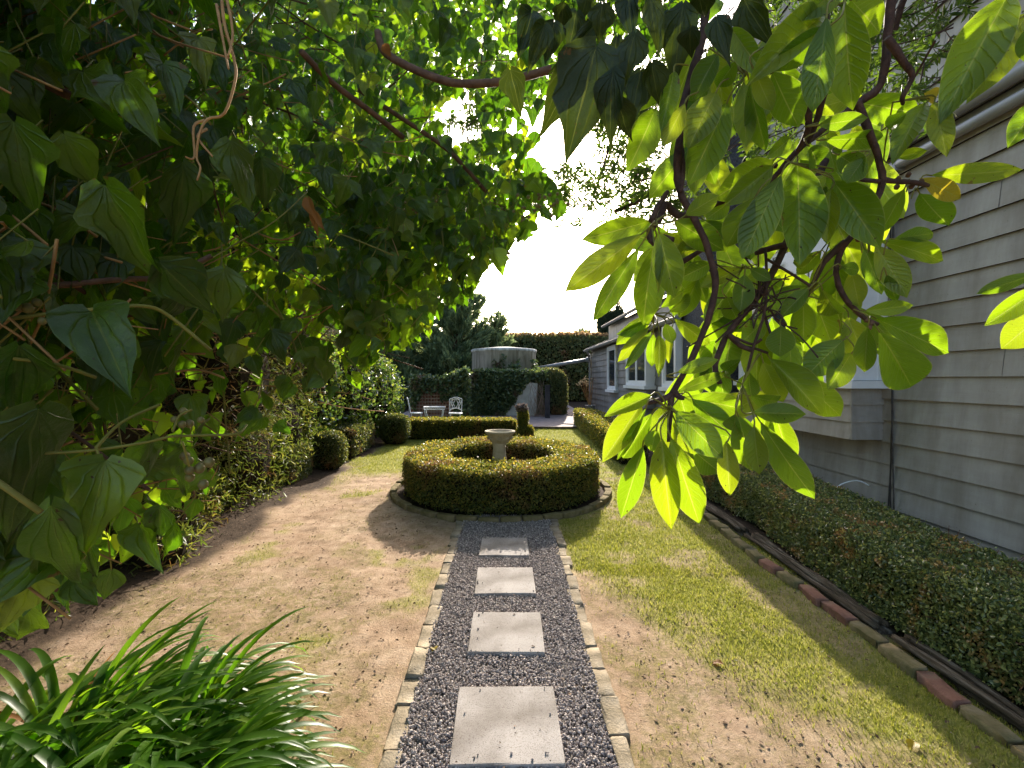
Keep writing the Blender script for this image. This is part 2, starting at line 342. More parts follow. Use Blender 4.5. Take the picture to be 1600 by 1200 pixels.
ORD = 'first second third fourth fifth sixth seventh eighth ninth tenth eleventh twelfth thirteenth fourteenth fifteenth sixteenth seventeenth eighteenth nineteenth twentieth'.split()
# ------------------------------------------------------------------ gravel path, slabs, edging
m, t, b, o = newmat('gravel_bed')
t.links.new(ramp(t, noise(t, 90, 4, .7), [(.3, (.05, .042, .038)), (.7, (.20, .17, .15))]), b.inputs['Base Color']); b.inputs['Roughness'].default_value = .9
mb = MB(); ys = np.linspace(.3, 4.75, 30)
V = [(x, y, g(y) + .006) for y in ys for x in (-.43, .43)]
mb.add(V, [(2 * i, 2 * i + 1, 2 * i + 3, 2 * i + 2) for i in range(len(ys) - 1)])
mb.build('path', m)['kind'] = 'structure'
M_PEB = leafmat('pebble', [(0, (.14, .115, .11)), (.4, (.27, .228, .212)), (.8, (.42, .355, .325)), (1, (.64, .55, .49))], (.1, .1, .1), 0.0, .75, .3)
SL = [(1.975, .43, 0.0, .01), (2.65, .40, -.002, -.008), (3.283, .40, -.012, .006), (3.90, .39, -.02, -.01)]
n = 52000; X = rng.uniform(-.42, .42, n); Y = .9 + 3.85 * rng.random(n) ** 1.15
k = np.ones(n, bool)
for y, s, x, r in SL: k &= ~((np.abs(X - x) < s / 2 - .012) & (np.abs(Y - y) < s / 2 - .012))
X = X[k]; Y = Y[k]; n = len(X)
sz = rng.uniform(.0036, .0068, n) * (1 + .35 * (rng.random(n) > .9))
M = np.einsum('nij,nj->nij', frames(rng.normal(size=(n, 3)), spread=1.0), np.stack([sz, sz * rng.uniform(.7, 1.1, n), sz * rng.uniform(.5, .9, n)], -1))
mb = MB(); mb.scatter(T_PEB, np.stack([X, Y, g(Y) + .008 + rng.random(n) * .012 + .008 * (fbm(np.stack([X * 5, Y * 5, X * 0], -1), 2, 5) - .4)], -1), M)
nb = 46; q = rng.integers(0, 4, nb); sx = rng.choice([-1, 1], nb); ax = rng.random(nb) < .5
ed = .5 - rng.random(nb) ** 2 * .16; al = rng.uniform(-.5, .5, nb); X = np.where(ax, sx * ed, al) * .40; Y = np.array([SL[i][0] for i in q]) + np.where(ax, al, sx * ed) * .40
mb.scatter(T_PEB, np.stack([X, Y, g(Y) + .035], -1), frames(rng.normal(size=(nb, 3)), spread=1.0) * rng.uniform(.003, .006, nb)[:, None, None])
tag(mb.build('gravel', M_PEB, smooth=False), 'grey and mauve crushed stone gravel filling the path', 'gravel', kind='stuff')

def slabmat():
    m, t, b, o = newmat('concrete_paver')
    c = ramp(t, noise(t, 5, 6, .6), [(.3, (.30, .272, .258)), (.7, (.38, .35, .332))])
    sp = ramp(t, noise(t, 190, 3, .7), [(.54, (1, 1, 1)), (.64, (.50, .45, .42))])
    c = mixc(t, .9, c, sp, 'MULTIPLY')
    sp = ramp(t, noise(t, 60, 2, .5), [(.735, (1, 1, 1)), (.75, (.10, .08, .06))])
    c = mixc(t, 1.0, c, sp, 'MULTIPLY')
    st = ramp(t, noise(t, 3.3, 5, .6), [(.34, (.52, .49, .44)), (.60, (1, 1, 1))]); c = mixc(t, .85, c, st, 'MULTIPLY')
    t.links.new(c, b.inputs['Base Color']); b.inputs['Roughness'].default_value = .9; b.inputs['Specular IOR Level'].default_value = .15
    bump(t, noise(t, 180, 5, .7), .5, .003, b); return m
M_SLAB = slabmat()
lab = ['pale square concrete stepping slab nearest the camera, cut by the bottom frame edge', 'pale square concrete stepping slab, second from the camera on the gravel path',
       'pale square concrete stepping slab just clear of the round hedge shadow', 'square concrete stepping slab lying in the shadow of the round hedge']
for (y, s, x, r), l in zip(SL, lab):
    mb = MB(); mb.stone((x, y, g(y) + .006), (s, s, .05), r, .005, .0012, .0268 + random.uniform(-.006, .006))
    tag(mb.build('stepping_slab', M_SLAB, smooth=False, loc=(x, y, float(g(y)))), l, 'paving slab', 'square slabs set in the gravel path')
M_SAND = simple('sandstone_edging', [(.2, (.13, .105, .06)), (.5, (.27, .22, .155)), (.8, (.40, .34, .265))], 9, .95, .8, .008, 70, spec=.1)
M_BRICKM = simple('mossy_brick', [(.2, (.085, .08, .025)), (.5, (.18, .145, .07)), (.8, (.29, .22, .14))], 12, .95, .8, .006, 80, spec=.1)
M_BRICKR = simple('red_brick', [(.25, (.15, .075, .05)), (.55, (.25, .125, .09)), (.8, (.22, .17, .11))], 12, .95, .8, .006, 80, spec=.1)
for s, l in ((-1, 'sandstone edging block left of the gravel path,'), (1, 'sandstone edging block right of the gravel path,')):
    y = 1.62 + (.07 if s > 0 else 0); q = 0
    while y < 4.62:
        L = random.uniform(.17, .25) if y < 3.2 else random.uniform(.15, .2); wd = random.uniform(.062, .088)
        x = s * (.445 + random.uniform(-.012, .012) + (.02 if s < 0 and y > 3 and random.random() < .3 else 0)); yc = y + L / 2
        mb = MB(); mb.stone((x, yc, g(yc) - .026 + random.uniform(-.008, .006)), (wd, L - .006, .09), random.uniform(-.06, .06), .007, .005, .0268 + random.uniform(-.03, .03))
        tag(mb.build('edging_stone', M_SAND, loc=(x, yc, float(g(yc)))), l + ' %s from the picture bottom' % ORD[q], 'edging stone', 'edging stones left of the path' if s < 0 else 'edging stones right of the path')
        y += L + .004; q += 1
RC = np.array([-.07, 5.85])
for i in range(-12, 12):
    a = -math.pi / 2 + 2 * math.pi * (i + .5) / 38
    x, y = RC[0] + 1.285 * math.cos(a), RC[1] + 1.285 * math.sin(a)
    mb = MB(); mb.stone((x, y, g(y) + .012 + random.uniform(-.008, .008)), (.075, .198, .075), a + random.uniform(-.03, .03), .01, .003)
    tag(mb.build('ring_stone', M_BRICKM, loc=(x, y, float(g(y)))), 'mossy ring brick round the circular hedge, %s %s of the gravel path end' % ((ORD[i], 'right') if i >= 0 else (ORD[-i - 1], 'left')), 'edging brick', 'bricks around the circular hedge')
y = 1.62; i = 0
while y < 5.7:
    L = random.uniform(.20, .235); yc = y + L / 2; x = 1.99 + .02 * math.sin(yc * 3) - .012 * (yc - 2) + random.uniform(-.008, .008)
    red = i in (2, 5, 6, 8)
    mb = MB(); mb.stone((x, yc, g(yc) + .005), (.075, L - .008, .07), random.uniform(-.1, .1), .008, .006, random.uniform(-.03, .03))
    tag(mb.build('border_brick', M_BRICKR if red else M_BRICKM, loc=(x, yc, float(g(yc)))),
        ('bare reddish brick' if red else 'mossy brown brick') + ' in the row along the right lawn edge, %s from the camera' % ORD[i], 'edging brick', 'red border bricks' if red else 'mossy border bricks')
    y += L + .006; i += 1
def woodv(t): return scaled(t, 9, .8, 9)
M_SLEEP = simple('weathered_timber', [(.25, (.03, .022, .015)), (.5, (.10, .075, .05)), (.78, (.30, .25, .20))], 5, .9, 1.0, .02, 9, vec=woodv, spec=.1, detail=9)
for (y0, y1, x, l) in ((1.3, 2.62, 2.14, 'grey cracked timber sleeper at the foot of the right hedge, nearest the camera'), (2.66, 4.15, 2.13, 'grey split timber sleeper in the middle of the right hedge border'), (4.2, 5.7, 2.12, 'grey timber sleeper at the far end of the right hedge border')):
    mb = MB(); bmx = []
    for q in range(3):                                  # split grain: separate long splinters of one sleeper
        xx = x - .05 + q * .034 + random.uniform(-.004, .004); zz = random.uniform(-.016, .012); ys = np.linspace(y0 + random.uniform(0, .06), y1 - random.uniform(0, .06), 14)
        ph = random.uniform(0, 6)
        mb.tube([(xx + .006 * math.sin(v * 4 + ph), v, g(v) + .035 + zz + .006 * math.sin(v * 7 + ph)) for v in ys], np.clip(.02 + .004 * np.sin(ys * 9 + ph), .012, .03), 5, 2)
    mb.box(x - .055, x + .045, y0, y1, float(g(y0)) - .08, float(g(y0)) + .02)
    tag(mb.build('timber_sleeper', M_SLEEP, loc=(x, (y0 + y1) / 2, float(g(y0)))), l, 'timber sleeper', 'sleepers along the right hedge')

# ------------------------------------------------------------------ the weatherboard house
def boardmat(name, a, b_):
    m, t, b, o = newmat(name)
    c = ramp(t, noise(t, 3, 6, .6, scaled(t, 1, .35, 3)), [(.3, a), (.7, b_)])
    st = ramp(t, noise(t, 2.0, 7, .65, scaled(t, 3, 3, .5)), [(.33, (.62, .59, .55)), (.6, (1, 1, 1))])
    c = mixc(t, .75, c, st, 'MULTIPLY')
    d2 = ramp(t, noise(t, 1.3, 6, .65), [(.4, (.74, .70, .64)), (.62, (1, 1, 1))]); c = mixc(t, .7, c, d2, 'MULTIPLY')
    f = ramp(t, noise(t, 45, 3, .6), [(.70, (1, 1, 1)), (.72, (.5, .46, .4))]); c = mixc(t, .6, c, f, 'MULTIPLY')
    t.links.new(c, b.inputs['Base Color']); b.inputs['Roughness'].default_value = .55; b.inputs['Specular IOR Level'].default_value = .3
    bump(t, noise(t, 22, 7, .7, scaled(t, 1, .25, 4)), .35, .004, b); return m
M_BOARD = boardmat('grey_weatherboard', (.365, .335, .298), (.43, .40, .358))
M_BOARD2 = boardmat('dark_grey_weatherboard', (.23, .22, .215), (.28, .27, .26))
M_LAPSHADE = simple('lap_shade', [(.3, (.03, .026, .022)), (.7, (.08, .07, .06))], 20, .95, .2, .003, spec=.05)  # shade under each lap, put into a dark underside colour
M_POST = simple('dark_post', [(.3, (.035, .033, .038)), (.7, (.085, .08, .085))], 9, .85, .5, .005, spec=.1)
M_WHITE = simple('white_paint', [(.3, (.70, .70, .70)), (.7, (.80, .80, .79))], 4, .45, .15, .002, 40, spec=.4)
M_GUT = simple('gutter_paint', [(.3, (.22, .22, .23)), (.7, (.29, .29, .30))], 4, .4, .1, .002, 30, spec=.5)
M_ROOF = simple('slate_roof', [(.3, (.07, .065, .07)), (.7, (.15, .14, .14))], 12, .8, .5, .01)
M_ROUGH = simple('roughcast_chimney', [(.35, (.055, .055, .065)), (.65, (.14, .14, .155))], 55, .95, 1.0, .03, 60, spec=.1)
m, t, b, o = newmat('window_glass'); M_GLASS = m
b.inputs['Base Color'].default_value = (.035, .04, .05, 1); b.inputs['Roughness'].default_value = .05; b.inputs['Specular IOR Level'].default_value = .9
M_CURT = simple('pale_curtain', [(.3, (.42, .43, .45)), (.7, (.55, .56, .58))], 10, .9, .2, .01, 20)
def boards(mb, p0, p1, z0, z1, nrmv, h=.182, lip=.026, seed=0, cuts=True, under=None):
    """lapped boards on the vertical plane from p0 to p1, bottom lip proud towards nrmv"""
    R = random.Random(seed); p0 = np.array(p0, float); p1 = np.array(p1, float); L = np.linalg.norm(p1 - p0); d = (p1 - p0) / L; nv = np.array(nrmv, float)
    z = z0
    while z < z1 - .01:
        zt = min(z + h, z1); js = [0.0]; s = R.uniform(.6, 2.8)
        while cuts and s < L - .3: js.append(s); s += R.uniform(1.6, 3.6)
        js.append(L)
        for a, b_ in zip(js[:-1], js[1:]):
            e = .0028 if cuts else 0; lp = lip + R.uniform(-.001, .0015)
            def P(s_, off, zz): q = p0 + d * s_ + nv * off; return (q[0], q[1], zz)
            a2, b2 = a + (e if a > 0 else 0), b_ - (e if b_ < L else 0)
            V = [P(a2, 0, z), P(b2, 0, z), P(b2, lp, z), P(a2, lp, z), P(b2, .003, zt + .004), P(a2, .003, zt + .004), P(b2, 0, zt), P(a2, 0, zt)]
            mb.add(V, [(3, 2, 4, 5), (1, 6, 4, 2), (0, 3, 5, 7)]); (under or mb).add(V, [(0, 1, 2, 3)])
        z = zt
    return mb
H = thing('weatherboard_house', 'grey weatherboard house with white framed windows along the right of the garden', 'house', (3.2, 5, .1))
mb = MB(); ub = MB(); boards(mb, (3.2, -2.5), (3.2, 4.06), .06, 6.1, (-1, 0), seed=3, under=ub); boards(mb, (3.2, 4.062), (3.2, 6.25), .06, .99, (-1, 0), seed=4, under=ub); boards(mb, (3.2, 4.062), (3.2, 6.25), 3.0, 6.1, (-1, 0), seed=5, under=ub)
near = mb.build('wall', M_BOARD, H, smooth=False); ub.build('board_underside', M_LAPSHADE, near, smooth=False)
mb = MB(); mb.box(3.2, 9, -2.5, 7.25, -.2, 6.1); mb.build('wall_frame', M_CORE, H, smooth=False)
mb = MB(); boards(mb, (2.77, 7.15), (2.77, 15.5), .06, 2.44, (-1, 0), h=.165, lip=.026, seed=9); boards(mb, (9, 15.5), (2.77, 15.5), .06, 2.44, (0, 1), h=.165, seed=10)
mb.box(2.752, 2.80, 15.48, 15.52, .1, 2.44)
tag(mb.build('wall', M_BOARD2, H, smooth=False), 'darker grey boarded wall of the low far wing')
mb = MB(); mb.box(2.78, 9, 7.15, 15.48, -.2, 2.43); mb.build('wing_frame', M_CORE, H, smooth=False)
# roof of the wing: low lean-to, then the steeper main slope
mb = MB()
def slab(mb, x0, z0, x1, z1, y0, y1, th=.05):
    return mb.add([(x0, y0, z0), (x1, y0, z1), (x1, y1, z1), (x0, y1, z0), (x0, y0, z0 + th), (x1, y0, z1 + th), (x1, y1, z1 + th), (x0, y1, z0 + th)],
                  [(3, 2, 1, 0), (4, 5, 6, 7), (0, 1, 5, 4), (1, 2, 6, 5), (2, 3, 7, 6), (3, 0, 4, 7)])
slab(mb, 2.60, 2.45, 3.5, 2.80, 7.1, 15.7); slab(mb, 3.15, 3.22, 6.3, 4.9, 7.26, 15.6); slab(mb, 9.4, 3.2, 6.3, 4.9, 7.26, 15.6)
mb.build('roof', M_ROOF, H, smooth=False)
mb = MB(); mb.box(3.3, 9, 7.26, 15.45, 2.6, 3.2); mb.build('wall', M_BOARD2, H, smooth=False)
mb = MB(); mb.box(3.0, 9.3, -2.7, 7.4, 6.1, 6.22); mb.build('eave', M_GUT, H, smooth=False)
mb = MB()
for (x, z, y0, y1) in ((2.57, 2.44, 7.15, 15.75), (3.13, 3.22, 7.3, 15.6)):
    th = np.linspace(0, math.pi, 9); prof = [(x - .055 * math.cos(a), z - .06 * math.sin(a)) for a in th] + [(x + .05, z + .004), (x - .05, z + .004)]
    V = [(p[0], y, p[1]) for y in (y0, y1) for p in prof]; k = len(prof)
    mb.add(V, [(i, (i + 1) % k, k + (i + 1) % k, k + i) for i in range(k)] + [tuple(range(k)), tuple(range(2 * k - 1, k - 1, -1))])
mb.build('gutter', M_GUT, H, smooth=False)
mb = MB(); mb.box(2.66, 3.12, 6.3, 7.2, -.1, 5.6); mb.box(2.62, 3.16, 6.26, 7.24, 5.6, 5.75)
mb.build('chimney', M_ROUGH, H, smooth=False)
for z, r in ((3.37, .045), (3.215, .04)):
    mb = MB(); mb.tube([(3.13, -2.5, z), (3.13, 3.2, z), (3.13, 6.2, z)], r, 12, 1); p = mb.build('pipe', M_GUT, H)
    mb = MB()
    for y in (.8, 2.3, 3.8, 5.2): mb.box(3.09, 3.19, y, y + .03, z - r - .008, z + r + .008)
    mb.build('bracket', M_GUT, p, smooth=False)
M_PALE = leafmat('pale_seed_head', [(0, (.20, .15, .10)), (1, (.40, .33, .24))], (.2, .16, .1), .3, .7, .2)
M_CABLE = simple('black_cable', [(.3, (.03, .025, .022)), (.7, (.09, .075, .065))], 20, .5, .1, .002)
mb = MB()
for q, dx in enumerate((0, .014, .03)):
    mb.tube([(3.17 - .006 * q, 3.93 - dx + .012 * math.sin(z * 3 + q * 2) + (.05 * (1.3 - z) if z < 1.3 and q == 1 else 0), z) for z in np.linspace(3.1, .32, 12)], .006, 6, 3)
mb.build('cable', M_CABLE, H)
mb = MB(); mb.tube([(3.19, 4.2, .56), (3.1, 4.22, .60), (2.98, 4.25, .56), (2.9, 4.27, .47)], .006, 6); mb.build('hose', M_WHITE, H)

def window(parent, kind, xf, y0, y1, z0, z1, depth, side=True):
    """boxed out casement on the -X face: frame, sashes, panes, curtain, sill, with a boarded apron"""
    xw = xf + depth; w = .075
    mb = MB()
    for (a, b_) in ((y0, y0 + w), (y1 - w, y1)): mb.box(xf, xf + .06, a, b_, z0, z1)
    mb.box(xf, xf + .06, y0 + w, y1 - w, z1 - w, z1); mb.box(xf, xf + .06, y0 + w, y1 - w, z0, z0 + w * .7)
    if depth > .1:
        mb.box(xf + .06, xw, y0, y0 + .05, z0, z1); mb.box(xf + .06, xw, y1 - .05, y1, z0, z1); mb.box(xf + .06, xw, y0 + .05, y1 - .05, z1 - .05, z1)
    fr = mb.build('window', M_WHITE, parent, smooth=False)
    nb = max(1, round((y1 - y0 - 2 * w) / .68)); L = (y1 - y0 - 2 * w) / nb
    for i in range(nb):
        a = y0 + w + i * L; mb = MB(); q = .045
        for c_ in ((a + .003, a + q), (a + L - q, a + L - .003)): mb.box(xf + .018, xf + .05, c_[0], c_[1], z0 + w * .7, z1 - w)
        mb.box(xf + .018, xf + .05, a + q, a + L - q, z1 - w - q, z1 - w); mb.box(xf + .018, xf + .05, a + q, a + L - q, z0 + w * .7, z0 + w * .7 + q)
        mb.build('sash', M_WHITE, fr, smooth=False)
        mb = MB(); mb.box(xf + .03, xf + .036, a + q, a + L - q, z0 + w * .7 + q, z1 - w - q); mb.build('pane', M_GLASS, fr, smooth=False)
    mb = MB(); mb.box(xf - .045, xw, y0 - .05, y1 + .05, z0 - .065, z0 - .002); mb.build('sill', M_WHITE, fr, smooth=False)
    return fr
window(H, 'window', 2.695, 11.85, 12.85, 1.22, 2.36, .075)
window(H, 'window', 2.58, 8.86, 10.35, 1.37, 2.36, .19)
window(H, 'window', 2.58, 7.3, 7.95, 1.37, 2.36, .19)
for y0, y1 in ((8.86, 10.35), (7.3, 7.95)):
    mb = MB()
    boards(mb, (2.595, y0), (2.595, y1), .95, 1.30, (-1, 0), h=.165, seed=int(y0 * 9), cuts=False); boards(mb, (2.76, y0), (2.595, y0), .95, 1.30, (0, -1), h=.165, lip=.016, cuts=False); mb.box(2.6, 2.76, y0 + .002, y1, .94, 1.30)
    mb.build('window_apron', M_BOARD2, H, smooth=False)
# the big bay
fr = window(H, 'bay', 2.915, 4.02, 6.0, 1.485, 2.95, .27)
mb = MB(); mb.box(2.99, 3.19, 4.005, 4.018, 1.487, 2.95); mb.box(2.905, 2.99, 4.0, 4.02, 1.487, 2.95); mb.box(3.12, 3.19, 3.99, 4.005, 1.487, 2.95)
mb.build('side_panel', M_WHITE, fr, smooth=False)
mb = MB(); mb.box(2.93, 3.19, 4.06, 5.99, .985, 1.41)
boards(mb, (2.93, 4.05), (2.93, 6.0), .985, 1.415, (-1, 0), h=.147, lip=.02, seed=1, cuts=False); boards(mb, (3.215, 4.05), (2.93, 4.05), .985, 1.415, (0, -1), h=.147, lip=.02, seed=2, cuts=False)
mb.box(2.914, 2.934, 4.033, 4.053, .985, 1.415)
mb.build('bay_apron', M_BOARD, H, smooth=False)
mb = MB(); slab(mb, 2.84, 2.96, 3.19, 3.12, 3.93, 6.08, .03); mb.build('bay_roof', M_ROOF, H, smooth=False)
# meter box and corner downpipe, pipe to the tank
mb = MB(); mb.tube([(2.60, 15.45, 2.38), (2.66, 15.5, 2.28), (2.70, 15.52, 2.1), (2.70, 15.53, .3)], .035, 8, 2); mb.build('downpipe', M_GUT, H)
mb = MB(); mb.tube([(2.6, 15.35, 2.12), (1.9, 15.4, 2.0), (.9, 15.45, 1.83)], .055, 10, 1); mb.ball((2.6, 15.35, 2.12), .085)
tag(mb.build('overflow_pipe', M_GUT, loc=(2.6, 15.35, 2.1)), 'grey pipe sloping from the house gutter down to the water tank', 'pipe')
# pot with dry flower stems at the far corner
mb = MB(); mb.lathe([(.11, 0), (.15, .28), (.165, .3), (.15, .31), (.13, .27)], (2.55, 14.6, g(14.6)), 16); PT = thing('corner_pot', 'dark pot of tall dry flower stems at the far corner of the house', 'plant pot', (2.55, 14.6, float(g(14.6))))
mb.build('pot', M_GUT, PT)
mb = MB()
for a in range(6): mb.tube([(2.55, 14.6, .6), (2.5 + .05 * a - .15, 14.55, 1.1), (2.42 + .08 * a - .2, 14.5, 1.35 + .06 * (a % 3))], .008, 5)
mb.build('stem', M_TAN, PT)
mb = MB(); P = np.array([(2.42 + .08 * a - .2, 14.5, 1.35 + .06 * (a % 3)) for a in range(6)]).repeat(14, 0) + rng.normal(size=(84, 3)) * .03
mb.scatter(T_LEAF, P, frames(rng.normal(size=(84, 3)), spread=1) * .06); mb.build('seed_head', M_PALE, PT, smooth=False)
# paved terrace behind the low hedge
m, t, b, o = newmat('brick_paving'); bt = t.nodes.new('ShaderNodeTexBrick'); t.links.new(t.nodes.new('ShaderNodeTexCoord').outputs['Object'], bt.inputs[0])
bt.inputs['Scale'].default_value = 4.5; bt.inputs['Color1'].default_value = (.22, .155, .14, 1); bt.inputs['Color2'].default_value = (.30, .22, .20, 1); bt.inputs['Mortar'].default_value = (.12, .10, .09, 1)
t.links.new(mixc(t, .5, bt.outputs[0], ramp(t, noise(t, 8, 6), [(.3, (.16, .12, .11)), (.7, (.36, .28, .25))])), b.inputs['Base Color']); b.inputs['Roughness'].default_value = .85
mb = MB(); mb.add([(-3.2, 11.4, g(11.4) + .05), (2.3, 11.4, g(11.4) + .05), (2.3, 19, g(19) + .05), (-3.2, 19, g(19) + .05)], [(0, 1, 2, 3)])
mb.build('terrace', m)['kind'] = 'structure'
mb = MB(); mb.box(.3, 2.0, 11.30, 11.398, float(g(11.3)) - .05, float(g(11.3)) + .06); tag(mb.build('terrace_edge', M_SLEEP, smooth=False), 'dark timber edge board where the lawn meets the brick terrace', 'edging board')
# ------------------------------------------------------------------ clipped hedges
def super_pts(n, half, k):
    q = rng.uniform(-1, 1, (n, 3)); A = np.array([half[1] * half[2], half[0] * half[2], half[0] * half[1]])
    ax = rng.choice(3, n, p=A / A.sum()); q[np.arange(n), ax] = rng.choice([-1, 1], n)
    q = q / (np.abs(q) ** k).sum(-1, keepdims=True) ** (1 / k)
    return q * half, nrm(np.sign(q) * np.abs(q) ** (k - 1) / half)
def s_box(n, x0, x1, y0, y1, h, k=9, z0=0.0):
    half = np.array([(x1 - x0) / 2, (y1 - y0) / 2, h / 2]); P, N = super_pts(int(n * 1.25), half, k)
    m = N[:, 2] > -.5; P = P[m][:n] + np.array([(x0 + x1) / 2, (y0 + y1) / 2, h / 2 + z0]); P[:, 2] += g(P[:, 1]); return P, N[m][:n]
def s_ring(n, c, r, hw, h, k=7):
    P2, N2 = super_pts(int(n * 1.3), np.array([hw, 3.0, h / 2]), k); m = (N2[:, 2] > -.5) & (np.abs(N2[:, 1]) < .5)
    P2, N2 = P2[m][:n], N2[m][:n]; a = rng.uniform(0, 2 * math.pi, len(P2)); R = r + P2[:, 0]
    keep = rng.random(len(R)) < R / (r + hw); P2, N2, a, R = P2[keep], N2[keep], a[keep], R[keep]
    P = np.stack([c[0] + R * np.cos(a), c[1] + R * np.sin(a), P2[:, 2] + h / 2], -1); P[:, 2] += g(P[:, 1])
    return P, nrm(np.stack([N2[:, 0] * np.cos(a), N2[:, 0] * np.sin(a), N2[:, 2]], -1))
def foliage(mb, P, N, size, depth=.04, wob=.02, wf=4.0, spread=.75, T=None, tang=None, tb=0.0, sv=(.6, 1.35), poke=.08):
    n = len(P); P = P + N * ((fbm(P * wf, 3, 8) - .5) * 2 * wob)[:, None] - N * (np.abs(rng.normal(size=n)) * depth)[:, None]
    P = P + N * ((rng.random(n) < poke) * rng.random(n) * depth * .9)[:, None]
    return mb.scatter(T or T_LEAF, P, frames(N, spread=spread, tang=tang, tb=tb) * (size * rng.uniform(*sv, n))[:, None, None])
def twigs(mb, P, N, n, L, r):
    for i in rng.choice(len(P), n):
        p = P[i] - N[i] * L * rng.uniform(.4, 1); d = nrm(N[i] * .8 + rng.normal(size=3) * .5 + np.array([0, 0, .4]))
        q = p + d * L * rng.uniform(.6, 1.1); mb.tube([p, (p + q) / 2 + rng.normal(size=3) * L * .08, q], r, 3, 2, cap=False)
    return mb
def hedge(name, label, cat, loc, P, N, size, mat, core, depth=.04, wob=.02, group=None, ntw=0, **kw):
    t = thing(name, label, cat, loc, group)
    foliage(MB(), P, N, size, depth, wob, **kw).build('foliage', mat, t, smooth=False)
    core.build('woody_core', M_CORE, t, smooth=False)
    if ntw: twigs(MB(), P, N, ntw, .16, .002).build('twigs', M_TWIG, t)
    return t
def boxcore(x0, x1, y0, y1, h, ins=.07, z0=0.0):
    mb = MB(); ys = np.linspace(y0 + ins, y1 - ins, max(2, int((y1 - y0) / .6) + 1)); V = []; F = []
    for y in ys: V += [(x0 + ins, y, g(y) + z0), (x1 - ins, y, g(y) + z0), (x1 - ins, y, g(y) + h - ins + z0), (x0 + ins, y, g(y) + h - ins + z0)]
    k = len(ys)
    for i in range(k - 1): F += [(4 * i + j, 4 * i + (j + 1) % 4, 4 * i + 4 + (j + 1) % 4, 4 * i + 4 + j) for j in range(4)]
    F += [(3, 2, 1, 0), (4 * k - 4, 4 * k - 3, 4 * k - 2, 4 * k - 1)]
    return mb.add(V, F)
P, N = s_ring(105000, RC, .90, .27, .475)
cr = MB(); th = np.linspace(0, 2 * math.pi, 49)[:-1]; prof = [(.70, -.02), (1.10, -.02), (1.10, .39), (.70, .39)]
V = [(RC[0] + r * math.cos(a), RC[1] + r * math.sin(a), z + g(RC[1] + r * math.sin(a))) for a in th for r, z in prof]
cr.add(V, [(4 * i + j, 4 * i + (j + 1) % 4, (4 * i + 4 + (j + 1) % 4) % 192, (4 * i + 4 + j) % 192) for i in range(48) for j in range(4)])
hedge('ring_hedge', 'low circular clipped box hedge around the stone birdbath', 'hedge', (RC[0], RC[1], .15), P, N, .024, M_BOX, cr, .035, .028, ntw=420, poke=.14, wf=5)
P, N = s_box(215000, 2.22, 2.92, .7, 6.3, .43, 9); P[:, 0] += .06 * np.sin(P[:, 1] * 1.7)
hedge('border_hedge', 'long dark box hedge at the foot of the near house wall', 'hedge', (2.6, 3.5, .1), P, N, .0205, M_BOXD, boxcore(2.24, 2.92, .7, 6.3, .42, .08), .035, .03, ntw=420, poke=.2, wf=3)
P, N = s_box(32000, 1.66, 2.2, 7.2, 12.2, .46, 8)
hedge('border_hedge', 'clipped low hedge under the windows of the far house wing', 'hedge', (1.9, 9.7, .26), P, N, .03, M_BOX, boxcore(1.66, 2.2, 7.2, 12.2, .46), .04, .025)
P, N = s_box(30000, -2.15, .2, 9.7, 10.2, .41, 10)
hedge('cross_hedge', 'straight clipped low hedge in front of the white chairs', 'hedge', (-1, 9.95, .26), P, N, .03, M_BOX, boxcore(-2.15, .2, 9.7, 10.2, .41), .035, .015)
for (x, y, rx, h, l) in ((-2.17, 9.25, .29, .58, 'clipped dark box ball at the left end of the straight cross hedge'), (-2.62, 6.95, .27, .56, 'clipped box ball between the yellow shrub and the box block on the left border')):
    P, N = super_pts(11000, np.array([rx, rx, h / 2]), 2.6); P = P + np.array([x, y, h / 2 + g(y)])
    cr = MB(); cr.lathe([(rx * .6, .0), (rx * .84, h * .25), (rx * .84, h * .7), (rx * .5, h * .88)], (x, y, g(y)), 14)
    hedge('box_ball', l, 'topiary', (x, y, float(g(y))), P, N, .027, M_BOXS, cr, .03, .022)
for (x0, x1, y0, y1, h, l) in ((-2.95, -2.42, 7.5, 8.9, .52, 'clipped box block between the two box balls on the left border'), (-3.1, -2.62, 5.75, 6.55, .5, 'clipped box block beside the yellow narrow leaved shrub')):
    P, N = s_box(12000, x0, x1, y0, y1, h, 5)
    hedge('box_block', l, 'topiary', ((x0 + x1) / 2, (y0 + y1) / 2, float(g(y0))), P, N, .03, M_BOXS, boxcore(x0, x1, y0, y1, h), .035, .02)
# topiary pillar with a dry potted plant on it, at the end of the cross hedge
t = thing('topiary_pillar', 'clipped box pillar with a dry mauve tuft on top, ending the cross hedge', 'topiary', (.34, 9.75, .26))
P, N = super_pts(7000, np.array([.17, .17, .16]), 3); P = P + np.array([.38, 9.75, .15 + .26]); P2, N2 = super_pts(6000, np.array([.11, .11, .17]), 3); P2 = P2 + np.array([.33, 9.75, .44 + .26])
mb = foliage(MB(), np.concatenate([P, P2]), np.concatenate([N, N2]), .027, .025, .015); mb.build('foliage', M_BOX, t, smooth=False)
mb = MB(); mb.lathe([(.1, -.03), (.12, .2), (.07, .32), (.07, .55)], (.36, 9.75, .26), 10); mb.build('woody_core', M_CORE, t)
M_MAUVE = leafmat('dry_flower', [(0, (.10, .075, .07)), (1, (.26, .21, .19))], (.14, .11, .10), .3, .7, .2)
P, N = super_pts(700, np.array([.12, .12, .08]), 2); foliage(MB(), P + np.array([.30, 9.75, .90]), N, .06, .05, .03).build('flower_head', M_MAUVE, t, smooth=False)

